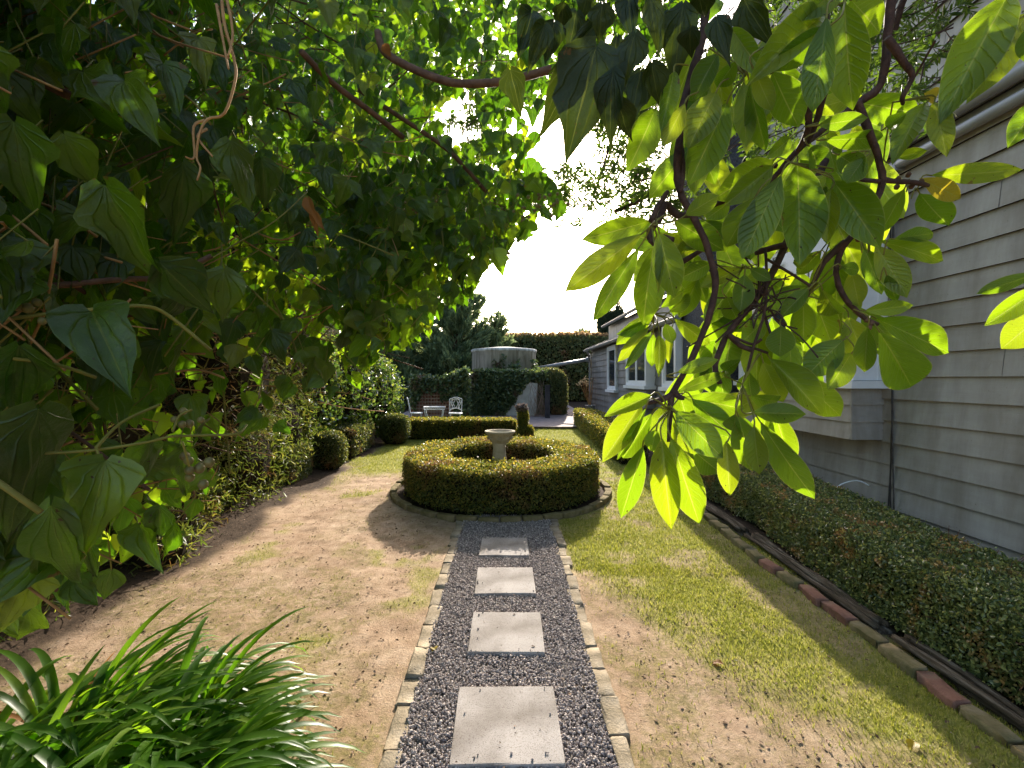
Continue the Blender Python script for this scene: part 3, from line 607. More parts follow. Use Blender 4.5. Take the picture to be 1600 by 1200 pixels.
# big glossy camellia, narrow leaved shrub, tall old hedge on the left
def clump(blobs, n, k=2.2):
    A = np.array([b[3] * b[4] + b[4] * b[5] + b[3] * b[5] for b in blobs]); Ps, Ns = [], []
    for b, m_ in zip(blobs, (n * A / A.sum()).astype(int)):
        P, N = super_pts(m_, np.array(b[3:6]), k); Ps.append(P + np.array(b[:3])); Ns.append(N)
    return np.concatenate(Ps), np.concatenate(Ns)
def blobcore(blobs, f=.72):
    mb = MB()
    for b in blobs:
        k = 12; prof = [(b[3] * f * math.sin(a), -b[5] * f * math.cos(a)) for a in np.linspace(.2, math.pi - .2, 7)]
        n0 = len(mb.V); mb.lathe(prof, (b[0], b[1], b[2]), k); V = mb.V[n0]; V[:, 1] = b[1] + (V[:, 1] - b[1]) * b[4] / b[3]
    return mb
bl = [(-2.9, 9.9, 1.15, .62, .8, .95), (-3.05, 8.6, 1.25, .6, .8, 1.05), (-2.85, 10.7, .95, .5, .6, .8), (-3.2, 7.3, 1.3, .55, .8, 1.0)]
P, N = clump(bl, 15000)
hedge('camellia_shrub', 'tall rounded shrub with shiny pale flecked leaves left of the white chairs', 'shrub', (-2.8, 9.2, .25), P, N, .075, M_GLOSS, blobcore(bl), .12, .12, wf=1.7, poke=.3)
bl = [(-2.95, 5.2, .62, .42, .7, .6), (-3.1, 4.4, .65, .45, .6, .62), (-2.9, 4.0, .38, .38, .5, .36), (-3.0, 6.2, .85, .4, .6, .7), (-3.2, 3.4, .55, .45, .5, .5), (-2.95, 2.7, .4, .42, .5, .42), (-2.62, 3.6, .22, .25, .3, .2)]  # the blob nearest the camera is added to shade the left border
P, N = clump(bl, 26000)
t = hedge('narrow_leaved_shrub', 'yellow green shrub of narrow leaves spilling onto the dirt from the left border', 'shrub', (-3, 4.6, .1), P, N, .062, M_LIME, blobcore(bl), .14, .1, T=T_NARROW, tang=(.25, -.3, .1), tb=.45, spread=.9, poke=.4, sv=(.7, 1.5))
twigs(MB(), P, N, 500, .22, .0022).build('twigs', M_TWIG, t)
def slope_pts(n):
    P, N = s_box(n, -5.2, -3.15, -.4, 10.5, 4.3, 5); return P, N
P, N = slope_pts(52000); shade_bulges = [(-2.75, 4.7, 1.55, .5, .85, .85), (-3.0, 3.4, 1.3, .42, .8, .8), (-3.05, 6.4, 2.0, .5, .9, .9)]; P2, N2 = clump(shade_bulges, 15000); P = np.concatenate([P, P2]); N = np.concatenate([N, N2])  # bulges added to the hedge to cast shade on the left ground
hc = boxcore(-5.2, -3.15, -.4, 10.5, 4.3, .4); bulge_core = blobcore(shade_bulges, .65)
t = hedge('tall_hedge', 'tall old dark hedge with bare brown twigs behind the ivy on the left', 'hedge', (-4, 5, .1), P, N, .07, M_OLDH, hc, .2, .22, wf=1.3, T=T_NARROW, poke=.4)
bulge_core.build('shade_bulge_core', M_CORE, t, smooth=False)
k = P[:, 0] > -3.6; twigs(MB(), P[k], N[k], 1300, .4, .0035).build('twigs', M_TWIG, t)

# ------------------------------------------------------------------ birdbath
M_STONE = simple('birdbath_stone', [(.25, (.32, .26, .16)), (.5, (.52, .45, .33)), (.8, (.62, .56, .45))], 9, .9, .7, .006, 60, spec=.15)
bx, by = -.085, 5.80; bz = float(g(by))
t = thing('birdbath', 'weathered stone birdbath standing inside the round hedge', 'birdbath', (bx, by, bz))
mb = MB(); mb.lathe([(.15, .0), (.15, .06), (.135, .07), (.122, .14), (.100, .26), (.084, .39), (.074, .50), (.078, .54), (.090, .572)], (bx - .008, by, bz), 28); mb.build('pedestal', M_STONE, t)
mb = MB(); mb.lathe([(.085, .565), (.10, .575), (.128, .61), (.150, .65), (.158, .663), (.170, .676), (.182, .69), (.187, .702), (.183, .714), (.168, .714), (.155, .70), (.10, .68), (.02, .674)], (bx, by, bz), 36)
bo = mb.build('bowl', M_STONE, t)
mb = MB()
for a in range(0, 360, 45):
    r = math.radians(a - 92); c = np.array([bx + .138 * math.cos(r), by + .138 * math.sin(r), bz + .635])
    mb.ball(c, .02, 8)
    for q in range(5): d = np.array([math.cos(r + 1.57) * math.cos(q * 1.257), math.sin(r + 1.57) * math.cos(q * 1.257), math.sin(q * 1.257)]); mb.ball(c + d * .02, .0095, 6)
mb.build('carved_rosette', M_STONE, bo)

# ------------------------------------------------------------------ garden furniture
def rotz(p, a, c): 
    p = np.asarray(p, float); return np.stack([c[0] + p[:, 0] * math.cos(a) - p[:, 1] * math.sin(a), c[1] + p[:, 0] * math.sin(a) + p[:, 1] * math.cos(a), c[2] + p[:, 2]], -1)
def chair(x, y, a, label):
    c = (x, y, float(g(y)) + .05); t = thing('garden_chair', label, 'chair', c, 'white iron garden chairs'); K = .8
    rz = lambda p, a, c: rotz(np.array(p) * K, a, c)
    mb = MB(); T = lambda pts, r=.010: mb.tube(rz(pts, a, c), r, 6, 4)
    T([(-.17, .17, .44), (-.175, .205, .65), (-.18, .24, .83), (-.12, .25, .865), (0, .255, .895), (.12, .25, .865), (.18, .24, .83), (.175, .205, .65), (.17, .17, .44)], .012)
    T([(-.172, .185, .53), (-.08, .19, .565), (0, .195, .575), (.08, .19, .565), (.172, .185, .53)])
    for s in (-1, 1):
        T([(s * .175, .235, .80), (s * .14, .225, .72), (s * .09, .21, .62), (s * .06, .195, .57)]); T([(s * .06, .195, .57), (s * .13, .22, .70), (s * .09, .245, .82), (0, .252, .85), (-s * .03, .24, .80), (-s * .09, .215, .66), (-s * .11, .19, .565)], .008)
        T([(s * .005, .195, .575), (s * .07, .22, .70), (s * .12, .24, .80), (s * .10, .25, .855)], .008)
    mb.build('backrest', M_WHITE, t)
    mb = MB(); th = np.linspace(0, 2 * math.pi, 25)
    mb.tube(rz([(.19 * math.cos(q), .18 * math.sin(q), .44) for q in th], a, c), .014, 6, 1)
    for q in np.linspace(-.15, .15, 9): w = math.sqrt(.19 ** 2 - q * q) * .95; mb.tube(rz([(q, -w, .44), (q, w, .44)], a, c), .007, 5, 1)
    mb.build('seat', M_WHITE, t)
    for sx in (-1, 1):
        for sy in (-1, 1):
            mb = MB(); mb.tube(rz([(sx * .14, sy * .13, .44), (sx * .15, sy * .15, .25), (sx * .19, sy * .2, 0)], a, c), .011, 6); mb.build('leg', M_WHITE, t)
chair(-1.20, 11.1, 0.05, 'white wrought iron chair seen face on, right of the low white table')
chair(-2.12, 11.15, 1.75, 'white wrought iron chair seen side on, left of the low white table')
c = (-1.72, 11.3, float(g(11.3)) + .05); t = thing('garden_table', 'low white wrought iron table between the two white chairs', 'table', c)
rz = lambda p, a, c: rotz(np.array(p) * np.array([1.0, .9, .8]), a, c)
mb = MB(); th = np.linspace(0, 2 * math.pi, 33)
mb.tube(rz([(.25 * math.cos(q), .18 * math.sin(q), .60) for q in th], 0, c), .013, 6, 1); mb.tube(rz([(.24 * math.cos(q), .17 * math.sin(q), .53) for q in th], 0, c), .010, 6, 1)
for q in np.linspace(-.22, .22, 12): w = .18 * math.sqrt(max(0, 1 - (q / .25) ** 2)); mb.tube(rz([(q, -w, .60), (q, w, .60)], 0, c), .008, 5, 1)
for q in th[::2]: mb.tube(rz([(.245 * math.cos(q), .175 * math.sin(q), .53), (.25 * math.cos(q), .18 * math.sin(q), .60)], 0, c), .005, 4, 1)
mb.build('table_top', M_WHITE, t)
for sx in (-1, 1):
    for sy in (-1, 1):
        mb = MB(); mb.tube(rz([(sx * .21, sy * .13, .53), (sx * .19, sy * .12, .36), (sx * .09, sy * .07, .16), (sx * .03, sy * .03, .12), (sx * .08, sy * .08, .06), (sx * .2, sy * .15, 0)], 0, c), .011, 6); mb.build('leg', M_WHITE, t)

# ------------------------------------------------------------------ trellis wall, water tank, ivy, back hedge
def pix_poly(n, poly, D, th):
    """points inside a pixel outline placed at distance D with thickness th"""
    poly = np.array(poly, float); lo, hi = poly.min(0), poly.max(0); out = []
    while sum(map(len, out)) < n:
        q = rng.uniform(lo, hi, (n * 2, 2)); out.append(q[inpoly(q, poly)])
    q = np.concatenate(out)[:n]; d = D + rng.random(n) * th
    return np.stack([(q[:, 0] - 792) * D / 745, d, 1.5 - (q[:, 1] - 592) * D / 745], -1)
def inpoly(q, poly):
    x, y = q[:, 0], q[:, 1]; r = np.zeros(len(q), bool); p = np.asarray(poly, float); j = len(p) - 1
    for i in range(len(p)):
        a, b = p[i], p[j]
        r ^= ((a[1] > y) != (b[1] > y)) & (x < (b[0] - a[0]) * (y - a[1]) / (b[1] - a[1] + 1e-12) + a[0]); j = i
    return r
def prism(mb, poly, D, th):
    p = [at(x, y, D) for x, y in poly]; k = len(p); V = [(q[0], D, q[2]) for q in p] + [(q[0], D + th, q[2]) for q in p]
    return mb.add(V, [(i, (i + 1) % k, k + (i + 1) % k, k + i) for i in range(k)] + [tuple(range(k)), tuple(range(2 * k - 1, k - 1, -1))])
M_WALLB = simple('old_brick_wall', [(.3, (.19, .075, .05)), (.6, (.36, .15, .105)), (.85, (.42, .24, .18))], 14, .95, .6, .01)
M_LATH = simple('trellis_lath', [(.3, (.26, .17, .12)), (.7, (.42, .29, .21))], 12, .9, .5, .004)
t = thing('trellis_wall', 'red brown brick wall with wooden trellis and ivied dipping top behind the chairs', 'wall', (-1.8, 13.2, .35))
prism(MB(), [(641, 668), (641, 592), (660, 594), (690, 593), (712, 584), (726, 577), (731, 580), (731, 668)], 13.3, .2).build('wall', M_WALLB, t, smooth=False)
mb = MB()
for px in np.arange(646, 712, 4.6): q = at(px, 640, 13.22); mb.box(q[0] - .012, q[0] + .012, 13.215, 13.23, .3, 1.42)
for py in np.arange(602, 660, 5.2): a = at(644, py, 13.2); b_ = at(712, py, 13.2); mb.box(a[0], b_[0], 13.19, 13.214, a[2] - .016, a[2] + .016)
mb.build('trellis', M_LATH, t, smooth=False)
Ps = [pix_poly(2600, [(640, 598), (640, 586), (690, 588), (712, 579), (724, 573), (733, 577), (733, 660), (712, 660), (706, 620), (696, 600), (668, 603), (664, 612), (655, 618), (648, 640), (640, 640)], 13.05, .25),
      pix_poly(260, [(664, 606), (700, 598), (706, 625), (690, 628), (684, 612), (672, 616)], 13.1, .1)]
P = np.concatenate(Ps); foliage(MB(), P, np.tile([0, -.9, .3], (len(P), 1)), .10, .03, .03).build('ivy', M_IVYD, t, smooth=False)
def tankmat():
    m, t, b, o = newmat('stained_concrete')
    c = ramp(t, noise(t, 2.2, 8, .68), [(.3, (.40, .37, .30)), (.5, (.66, .63, .56)), (.75, (.76, .73, .66))])
    st = ramp(t, noise(t, 3.0, 7, .7, scaled(t, 3, 3, .25)), [(.38, (.45, .42, .36)), (.6, (1, 1, 1))]); c = mixc(t, .85, c, st, 'MULTIPLY')
    t.links.new(c, b.inputs['Base Color']); b.inputs['Roughness'].default_value = .92; bump(t, noise(t, 14, 8, .7), .5, .02, b); return m
M_TANK = tankmat()
tx, ty = -.1, 15.85
mb = MB(); mb.lathe([(1.06, .2), (1.06, 2.36), (1.09, 2.37), (1.09, 2.45), (1.05, 2.47), (.3, 2.55)], (tx, ty, 0), 48)
T_ = thing('water_tank', 'round stained concrete water tank rising behind the ivy', 'water tank', (tx, ty, .4)); mb.build('tank_body', M_TANK, T_)
P = np.concatenate([pix_poly(150, [(769, 579), (772, 562), (778, 568), (782, 556), (788, 554), (788, 579)], 14.72, .1), pix_poly(110, [(792, 579), (800, 568), (806, 572), (811, 560), (811, 579)], 14.7, .1), pix_poly(60, [(832, 579), (834, 560), (838, 565), (840, 579)], 15.1, .1)])
foliage(MB(), P, np.tile([0, -.9, .3], (len(P), 1)), .11, .03, .03).build('ivy', M_IVYD, T_, smooth=False)
poly = [(733, 668), (733, 585), (741, 577), (780, 576), (826, 578), (855, 577), (856, 590), (826, 596), (816, 610), (800, 634), (786, 650), (784, 668)]
P = pix_poly(17000, poly, 13.85, .5); t = thing('ivy_hedge', 'dark clipped ivy bank in front of the concrete tank', 'hedge', (-.4, 14.1, .37))
foliage(MB(), P, np.tile([0, -.8, .45], (len(P), 1)), .085, .04, .08, wf=2).build('foliage', M_IVYD, t, smooth=False)
prism(MB(), [(736, 668), (736, 586), (743, 580), (850, 580), (850, 586), (816, 592), (790, 630), (774, 652), (774, 668)], 14.05, .42).build('woody_core', M_CORE, t, smooth=False)
P = pix_poly(1000, [(786, 652), (800, 634), (822, 600), (830, 604), (826, 640), (815, 662), (786, 664)], 14.5, .2); 
sel = rng.random(len(P)) < .07
foliage(MB(), P[sel], np.tile([0, -.9, .3], (sel.sum(), 1)), .08, .02, .02).build('loose_ivy', M_IVYD, t, smooth=False)
M_TANKPATCH = simple('pale_tank_patch', [(.3, (.42, .41, .36)), (.7, (.66, .64, .58))], 5, .9, .4, .01)
prism(MB(), [(784, 664), (786, 650), (800, 631), (822, 597), (840, 599), (838, 640), (832, 664)], 13.98, .12).build('tank_patch_panel', M_TANKPATCH, t, smooth=False)  # added panel standing in for the tank wall, set forward to catch light
mb = MB()
for i in range(42):
    a = at(rng.uniform(834, 852), rng.uniform(652, 662), 13.7); b_ = at(rng.uniform(826, 851), rng.uniform(594, 640), 13.85); b_[1] -= rng.uniform(0, .3)
    mb.tube([a, (a + b_) / 2 + rng.normal(size=3) * .08, b_], rng.uniform(.0025, .0055), 3, 3, cap=False)
tag(mb.build('dry_stems', M_LATH, loc=(.9, 14.3, .4)), 'thicket of dry tan stems left of the dark timber post', 'dead plant')
bl = [(1.28, 14.55, 1.02, .55, .45, .80)]
P, N = clump(bl, 14000, 3.2)
hedge('clipped_shrub', 'rounded clipped shrub behind the dark timber post, right of the tank', 'shrub', (1.28, 14.5, .4), P, N, .06, M_PHOT, blobcore(bl, .8), .05, .05)
mb = MB(); mb.box(1.07, 1.20, 13.3, 13.42, .3, 1.30); mb.box(1.06, 1.21, 13.29, 13.43, 1.30, 1.33); tag(mb.build('timber_post', M_POST, smooth=False, loc=(1.135, 13.36, .35)), 'dark grey timber post standing on the brick terrace edge', 'post')
P, N = s_box(52000, -5.5, 6.5, 20, 21.6, 2.78, 12)
t = hedge('back_hedge', 'tall clipped hedge with reddish tips closing the end of the garden', 'hedge', (.5, 20.8, .55), P, N, .11, M_PHOT, boxcore(-5.5, 6.5, 20, 21.6, 2.78, .2), .09, .07, wf=1.2)
k = N[:, 2] > .6; P2 = P[k][:5200] + np.array([0, 0, .06]); foliage(MB(), P2, N[k][:5200], .12, .06, .1, wf=1.2, spread=.9, tang=(0, 0, 1), tb=.6).build('young_tips', M_TIP, t, smooth=False)

# ------------------------------------------------------------------ conifers beyond
def conifer(name, label, x, y, z0, H, R, n, mat, lean=(0, 0), droop=.15, L=.16, group=None, core=True, fil=.16):
    t = thing(name, label, 'tree', (x, y, z0), group)
    mb = MB(); mb.tube([(x, y, z0), (x + lean[0] * .4, y + lean[1] * .4, z0 + H * .5), (x + lean[0], y + lean[1], z0 + H * .98)], [.14 * R, .09 * R, .01], 8)
    tips = []
    nb = int(26 * H)
    for i in range(nb):
        f = (i + rng.random()) / nb; zz = z0 + H * (.08 + .92 * f); r = R * (1 - f) ** .75 * rng.uniform(.55, 1.12) + .08; a = rng.uniform(0, 6.283)
        b0 = np.array([x + lean[0] * f, y + lean[1] * f, zz - r * .25]); d = np.array([math.cos(a), math.sin(a), .42])
        b1 = b0 + d * r; mid = (b0 + b1) / 2 - np.array([0, 0, r * droop]); b1 = b1 + np.array([0, 0, r * .12])
        if r > .3: mb.tube([b0, mid, b1], [.018 * R, .012 * R, .004], 4, 2, cap=False)
        tips.append((b0, mid, b1, r))
    mb.build('trunk', M_TWIG, t)
    Ps, Ds = [], []; w = np.array([q[3] ** 1.6 for q in tips]); w /= w.sum()
    for (b0, mid, b1, r), m_ in zip(tips, (w * n).astype(int)):
        s = rng.random(m_) ** .6; p = (1 - s)[:, None] ** 2 * b0 + (2 * s * (1 - s))[:, None] * mid + (s ** 2)[:, None] * b1
        d = nrm(b1 - mid + np.array([0, 0, .15 * r])); p = p + rng.normal(size=(m_, 3)) * (fil * r * (1.15 - s))[:, None]; Ps.append(p); Ds.append(np.tile(d, (m_, 1)))
    P = np.concatenate(Ps); Dv = nrm(np.concatenate(Ds) + rng.normal(size=P.shape) * .38); Zv = nrm(np.cross(Dv, rng.normal(size=P.shape))); Xv = np.cross(Dv, Zv)
    MB().scatter(T_NARROW, P, np.stack([Xv * 1.6, Dv, Zv], -1) * (L * rng.uniform(.6, 1.4, len(P)))[:, None, None]).build('foliage', mat, t, smooth=False)
    return t
conifer('cypress_tree', 'feathery grey green cypress tree leaning over the trellis wall', -2.35, 17.6, .5, 4.75, 1.75, 26000, M_CONI, lean=(.95, .3), L=.24)
conifer('cypress_tree', 'smaller feathery cypress sprays reaching right over the water tank', -1.35, 18.6, .5, 3.55, 1.6, 14000, M_CONI, lean=(1.0, 0), L=.22)
conifer('cypress_tree', 'dark cypress crown behind the shiny shrub on the left', -4.2, 17.5, .5, 5.2, 1.9, 16000, M_CONI, lean=(.3, 0), L=.24)
for x, h, l in ((4.72, 4.65, 'narrow dark pencil cypress beyond the house roof, the left one of two'), (5.35, 4.75, 'narrow dark pencil cypress beyond the house roof, the right one of two')):
    t = thing('pencil_cypress', l, 'tree', (x, 23, .6)); P, N = super_pts(9000, np.array([.36, .36, h / 2]), 2.3); P = P + np.array([x, 23, .6 + h / 2])
    foliage(MB(), P, N, .2, .08, .08, T=T_NARROW, tang=(0, 0, 1), tb=.7).build('foliage', M_CYP, t, smooth=False)
    mb = MB(); mb.lathe([(.15, 0), (.26, h * .3), (.26, h * .65), (.08, h * .93)], (x, 23, .6), 10); mb.build('woody_core', M_CORE, t)
bl = [(3.9, 24.5, 2.6, .8, .7, 1.5)]
P, N = clump(bl, 5000); hedge('far_bush', 'pale bush crown just showing above the back hedge', 'shrub', (3.9, 24.5, .6), P, N, .16, M_CONI, blobcore(bl), .2, .2)

# the leafy tree behind the ivy, upper left
bl = [(-5.6, 8.2, 5.0, 2.2, 1.6, 2.6), (-3.3, 7.6, 5.6, 1.6, 1.5, 2.7), (-2.15, 7.2, 6.1, 1.15, 1.2, 2.2), (-2.9, 7.4, 3.7, 1.25, 1.2, 1.25), (-7.5, 7, 4.2, 2, 2, 2.4), (-2.0, 6.8, 8.0, 1.3, 1.2, 1.6)]
P, N = clump(bl, 42000)
t = thing('leafy_tree', 'broad leafy tree behind the ivy, filling the upper left with sunlit leaves', 'tree', (-4.2, 8, .2))
foliage(MB(), P, N, .10, .5, .4, wf=.9, spread=.95, poke=.4).build('foliage', M_TREE, t, smooth=False)
mb = MB(); mb.tube([(-4.2, 8, 0), (-4.1, 8, 2.2), (-3.6, 7.7, 4), (-3, 7.5, 6)], [.18, .15, .1, .04], 9)
for q in ((-5.6, 8.2, 5), (-2.3, 7.2, 5.6), (-7, 7.2, 4.4), (-2.7, 7.4, 3.8)): mb.tube([(-4.1, 8, 2.2), ((q[0] - 4.1) / 2, 7.9, q[2] * .62), q], [.09, .06, .02], 7)
mb.build('trunk', M_TWIG, t)
# ------------------------------------------------------------------ leaf shapes for the near foliage
def leafgrid(vs, wf, nu=6, back=0.0, fold=.18, curl=.2, wave=0.0, seed=0):
    R = random.Random(seed); us = np.linspace(-1, 1, nu + 1); V = []; U = []; ph = R.uniform(0, 6)
    for v in vs:
        w = wf(v)
        for u in us:
            x = u * w; y = v - back * (abs(u) ** 1.5) * max(0, 1 - v * 2.2)
            z = fold * abs(x) * (1 - .3 * v) - curl * v * v + wave * (u * u) * math.sin(v * 9 + ph + (1.5 if u > 0 else 0)) * (.3 + v * (1 - v) * 2)
            V.append((x, y, z)); U.append((.5 + .5 * u, v))
    k = nu + 1
    F = [(i * k + j, i * k + j + 1, (i + 1) * k + j + 1, (i + 1) * k + j) for i in range(len(vs) - 1) for j in range(nu)]
    return np.array(V), F, np.array(U)
def w_mag(v): return float(np.interp(v, [0, .05, .12, .25, .4, .55, .68, .8, .89, .95, 1], [.012, .075, .19, .36, .465, .5, .465, .36, .225, .10, .004]))
def w_ovate(v): return np.interp(v, [0, .05, .16, .3, .45, .62, .78, .9, 1], [.05, .25, .38, .40, .34, .24, .135, .055, .002])
def w_lobed(v): return np.interp(v, [0, .05, .15, .24, .31, .40, .50, .62, .8, .92, 1], [.05, .28, .42, .52, .50, .33, .27, .25, .15, .06, .002])
def w_spade(v): return np.interp(v, [0, .04, .12, .26, .42, .6, .78, .92, 1], [.05, .24, .43, .50, .47, .34, .18, .07, .002])
VI = [0, .04, .1, .17, .24, .31, .4, .5, .62, .75, .87, .95, 1]
def ivyleaf(w, f, c, seed):
    R = np.random.default_rng(seed); V, F, U = leafgrid(VI, w, 8, .07, f, c, .07, seed); u = U[:, 0] * 2 - 1; v = U[:, 1]
    V[:, 0] *= 1 + (np.interp(v, np.linspace(0, 1, 9), R.normal(size=9)) * (u > 0) + np.interp(v, np.linspace(0, 1, 9), R.normal(size=9)) * (u < 0)) * .09      # uneven margin
    V[:, 0] += R.normal() * .10 * v * v
    V[:, 2] += (fbm(np.stack([V[:, 0] * 5 + seed, V[:, 1] * 5, u * 0], -1), 2, seed) - .5) * .12
    return V, F, U
def w_rhomb(v): return np.interp(v, [0, .05, .16, .28, .36, .5, .66, .82, .93, 1], [.03, .17, .36, .46, .43, .32, .20, .095, .03, .002])
def w_tri(v): return np.interp(v, [0, .04, .12, .2, .27, .36, .5, .68, .84, .94, 1], [.05, .26, .44, .49, .42, .36, .27, .17, .08, .03, .002])
IVYT = [ivyleaf(w, f, c, s) for s, (w, f, c) in enumerate([(w_ovate, .25, .18), (w_lobed, .18, .12), (w_rhomb, .25, .25), (w_lobed, .4, .3), (w_ovate, -.2, .1), (w_rhomb, .15, .4), (w_tri, .3, .2), (w_tri, .5, .1), (w_rhomb, -.15, .3), (w_ovate, .6, .35)])]
VS = [0, .1, .24, .32, .45, .62, .8, .92, 1]
IVYS = [leafgrid(VS, w, 2, .12, .25, c, 0, s) for s, (w, c) in enumerate([(w_ovate, .2), (w_lobed, .15), (w_rhomb, .3)])]
T_PET = (np.array([(-.022, 0, 0), (.022, 0, 0), (0, 0, .03), (-.018, 1, .1), (.018, 1, .1), (0, 1, .13)]), [(0, 1, 4, 3), (1, 2, 5, 4), (2, 0, 3, 5)], np.zeros((6, 2)))

# ------------------------------------------------------------------ the ivy that hangs over the left and top
IV = thing('ivy_canopy', 'mass of dark lobed ivy hanging over the left and top of the view', 'ivy', (-.9, .8, .0))
MASK = [(-420, -420), (1150, -420), (1140, -20), (1060, 60), (960, 130), (930, 170), (880, 178), (850, 165), (835, 200), (842, 250), (868, 300), (878, 330), (850, 345), (838, 330), (822, 372), (806, 368), (782, 410), (748, 420), (730, 470), (690, 478), (668, 520), (620, 548), (590, 545), (568, 588), (545, 655), (522, 668), (500, 620), (470, 630), (440, 690), (400, 735), (380, 690), (350, 720), (330, 760), (300, 800), (270, 850), (240, 860), (200, 900), (120, 950), (90, 930), (40, 990), (-420, 1000)]
HOLE = [(676, 178), (704, 152), (748, 160), (752, 215), (716, 236), (686, 214)]
def dep(px, py):
    d = np.interp(px, [-420, 0, 120, 300, 500, 700, 860, 960, 1150], [.42, .60, .74, 1.02, 1.40, 1.80, 1.75, 1.3, .95])
    return d * (1 + .12 * (fbm(np.stack([px / 110., py / 110., px * 0], -1), 2, 70) - .5) * 2)
def ivy_pts(n, e0, e1, hole=True, lo=(-420, -420), hi=(1150, 1000), bias=None, deep=0):
    out = []; tot = 0
    while tot < n:
        q = rng.uniform(lo, hi, (n * 2, 2)); k = inpoly(q, MASK)
        if hole: k &= ~inpoly(q, HOLE)
        if deep: k &= inpoly(q + np.array([deep, deep * .3]), MASK) & inpoly(q + np.array([deep * .2, deep]), MASK)
        if bias is not None: k &= rng.random(len(q)) < bias(q)
        out.append(q[k]); tot += k.sum()
    q = np.concatenate(out)[:n]; D = dep(q[:, 0], q[:, 1]) * (1 + rng.uniform(e0, e1, n))
    return np.stack([(q[:, 0] - 792) * D / 745, D, 1.5 - (q[:, 1] - 592) * D / 745], -1), q
def hang(n, sx=.5, tw=.7):
    N = nrm(np.stack([rng.normal(size=n) * tw + .1, -np.ones(n) + rng.normal(size=n) * .35, .35 + rng.normal(size=n) * .45], -1))
    D = np.stack([rng.normal(size=n) * sx, rng.normal(size=n) * .3, -np.ones(n)], -1); D = nrm(D - N * (D * N).sum(-1, keepdims=True))
    return np.stack([np.cross(D, N), D, N], -1)
def ivy_layer(name, n, e0, e1, size, temps, mat, pet=True, sv=(.65, 1.3), **kw):
    P, q = ivy_pts(n, e0, e1, **kw); M = hang(n); s = size * rng.uniform(*sv, n); mb = MB()
    P = P - M[:, :, 1] * (s * .5)[:, None]; w = rng.integers(0, len(temps), n)
    for i, T in enumerate(temps):
        k = w == i
        if k.any(): mb.scatter(T, P[k], M[k] * s[k][:, None, None])
    mb.build(name, mat, IV)
    if pet:
        up = nrm(np.stack([rng.normal(size=n) * .6, .3 + rng.normal(size=n) * .4, np.ones(n)], -1)); Z = nrm(np.cross(up, rng.normal(size=(n, 3))))
        mb = MB(); mb.scatter(T_PET, P, np.stack([np.cross(up, Z), up, Z], -1) * .06); mb.build('leaf_stalks', M_VINE, IV)
    return P
ivy_layer('foliage', 760, -.08, .10, .068, IVYT, M_IVYN, bias=lambda q: np.where(q[:, 0] < 450, .55, 1.0))
ivy_layer('foliage', 2000, -.02, 1.1, .072, IVYT, M_IVY, lo=(560, -420), hi=(1150, 430), deep=22)
ivy_layer('foliage', 900, -.05, .8, .070, IVYT, M_IVY, lo=(540, 280), hi=(900, 600))
ivy_layer('foliage', 3600, 1.0, 2.2, .085, IVYS, M_IVYS, False, lo=(440, -420), hi=(880, 470), deep=55)
ivy_layer('foliage', 2600, .10, .55, .070, IVYT, M_IVY, bias=lambda q: np.where(q[:, 1] > 560, .35, np.where(q[:, 0] > 900, .8, 1.0)))
ivy_layer('foliage', 6500, .55, 1.5, .070, IVYS, M_IVYS, False, deep=40, bias=lambda q: (q[:, 0] < 860) * np.where(q[:, 1] > 520, .22, 1.0))
ivy_layer('foliage', 11000, 1.5, 3.2, .075, IVYS, M_IVYS, False, bias=lambda q: (q[:, 0] < 800 - np.maximum(q[:, 1] - 150, 0) * .35) * (q[:, 1] < 520))
# thick leaves painted dark for shade across the top middle, and the biggest near leaves on the left: set one by one
def view(o, s): return lambda x, y: (o[0] + x * s, o[1] + y * s)
VK = view((780, 0), .2875); VG = view((900, 560), .2625); VF = view((1100, 250), .2875); VA = view((880, 280), .4333); VB = view((1150, 0), .2834); VE = view((1150, 440), .2833)
SC = {VK: .2875, VG: .2625, VF: .2875, VA: .4333, VB: .2834, VE: .2833}
def put(mb, vw, b0, b1, w, D, dD=0.0, roll=0.0, T=None, petiole=None):
    bx_, by_ = vw(*b0); tx_, ty_ = vw(*b1); B = at(bx_, by_, D); Tt = at(tx_, ty_, D + dD); L = np.linalg.norm(Tt - B)
    d = (Tt - B) / L; v = (B + Tt) / 2 - np.array([0, 0, 1.5]); n_ = -v - d * (-v).dot(d); n_ /= np.linalg.norm(n_)
    x = np.cross(d, n_); c, s_ = math.cos(roll), math.sin(roll); x2 = x * c + n_ * s_; n2 = np.cross(x2, d)
    wd = w * SC.get(vw, 1.0) * D / 745 / max(.5, math.cos(roll))
    mb.scatter(T, B[None], np.stack([x2 * wd, d * L, n2 * L], -1)[None])
    if petiole is not None: petiole.append((B, d))
M_IVYSHADE = leafmat('shaded_thick_ivy_leaf', [(0, (.016, .028, .005)), (1, (.034, .050, .008))], (.035, .055, .004), .35, .45, .25, veins='ivy')  # shade of the canopy above is put into this dark leaf colour
VN = lambda x, y: (x, y)
def n1(T): V = T[0].copy(); V[:, 0] /= np.abs(V[:, 0]).max() * 2; return (V, T[1], T[2])
IVN = [n1(T) for T in IVYT]
mb = MB()
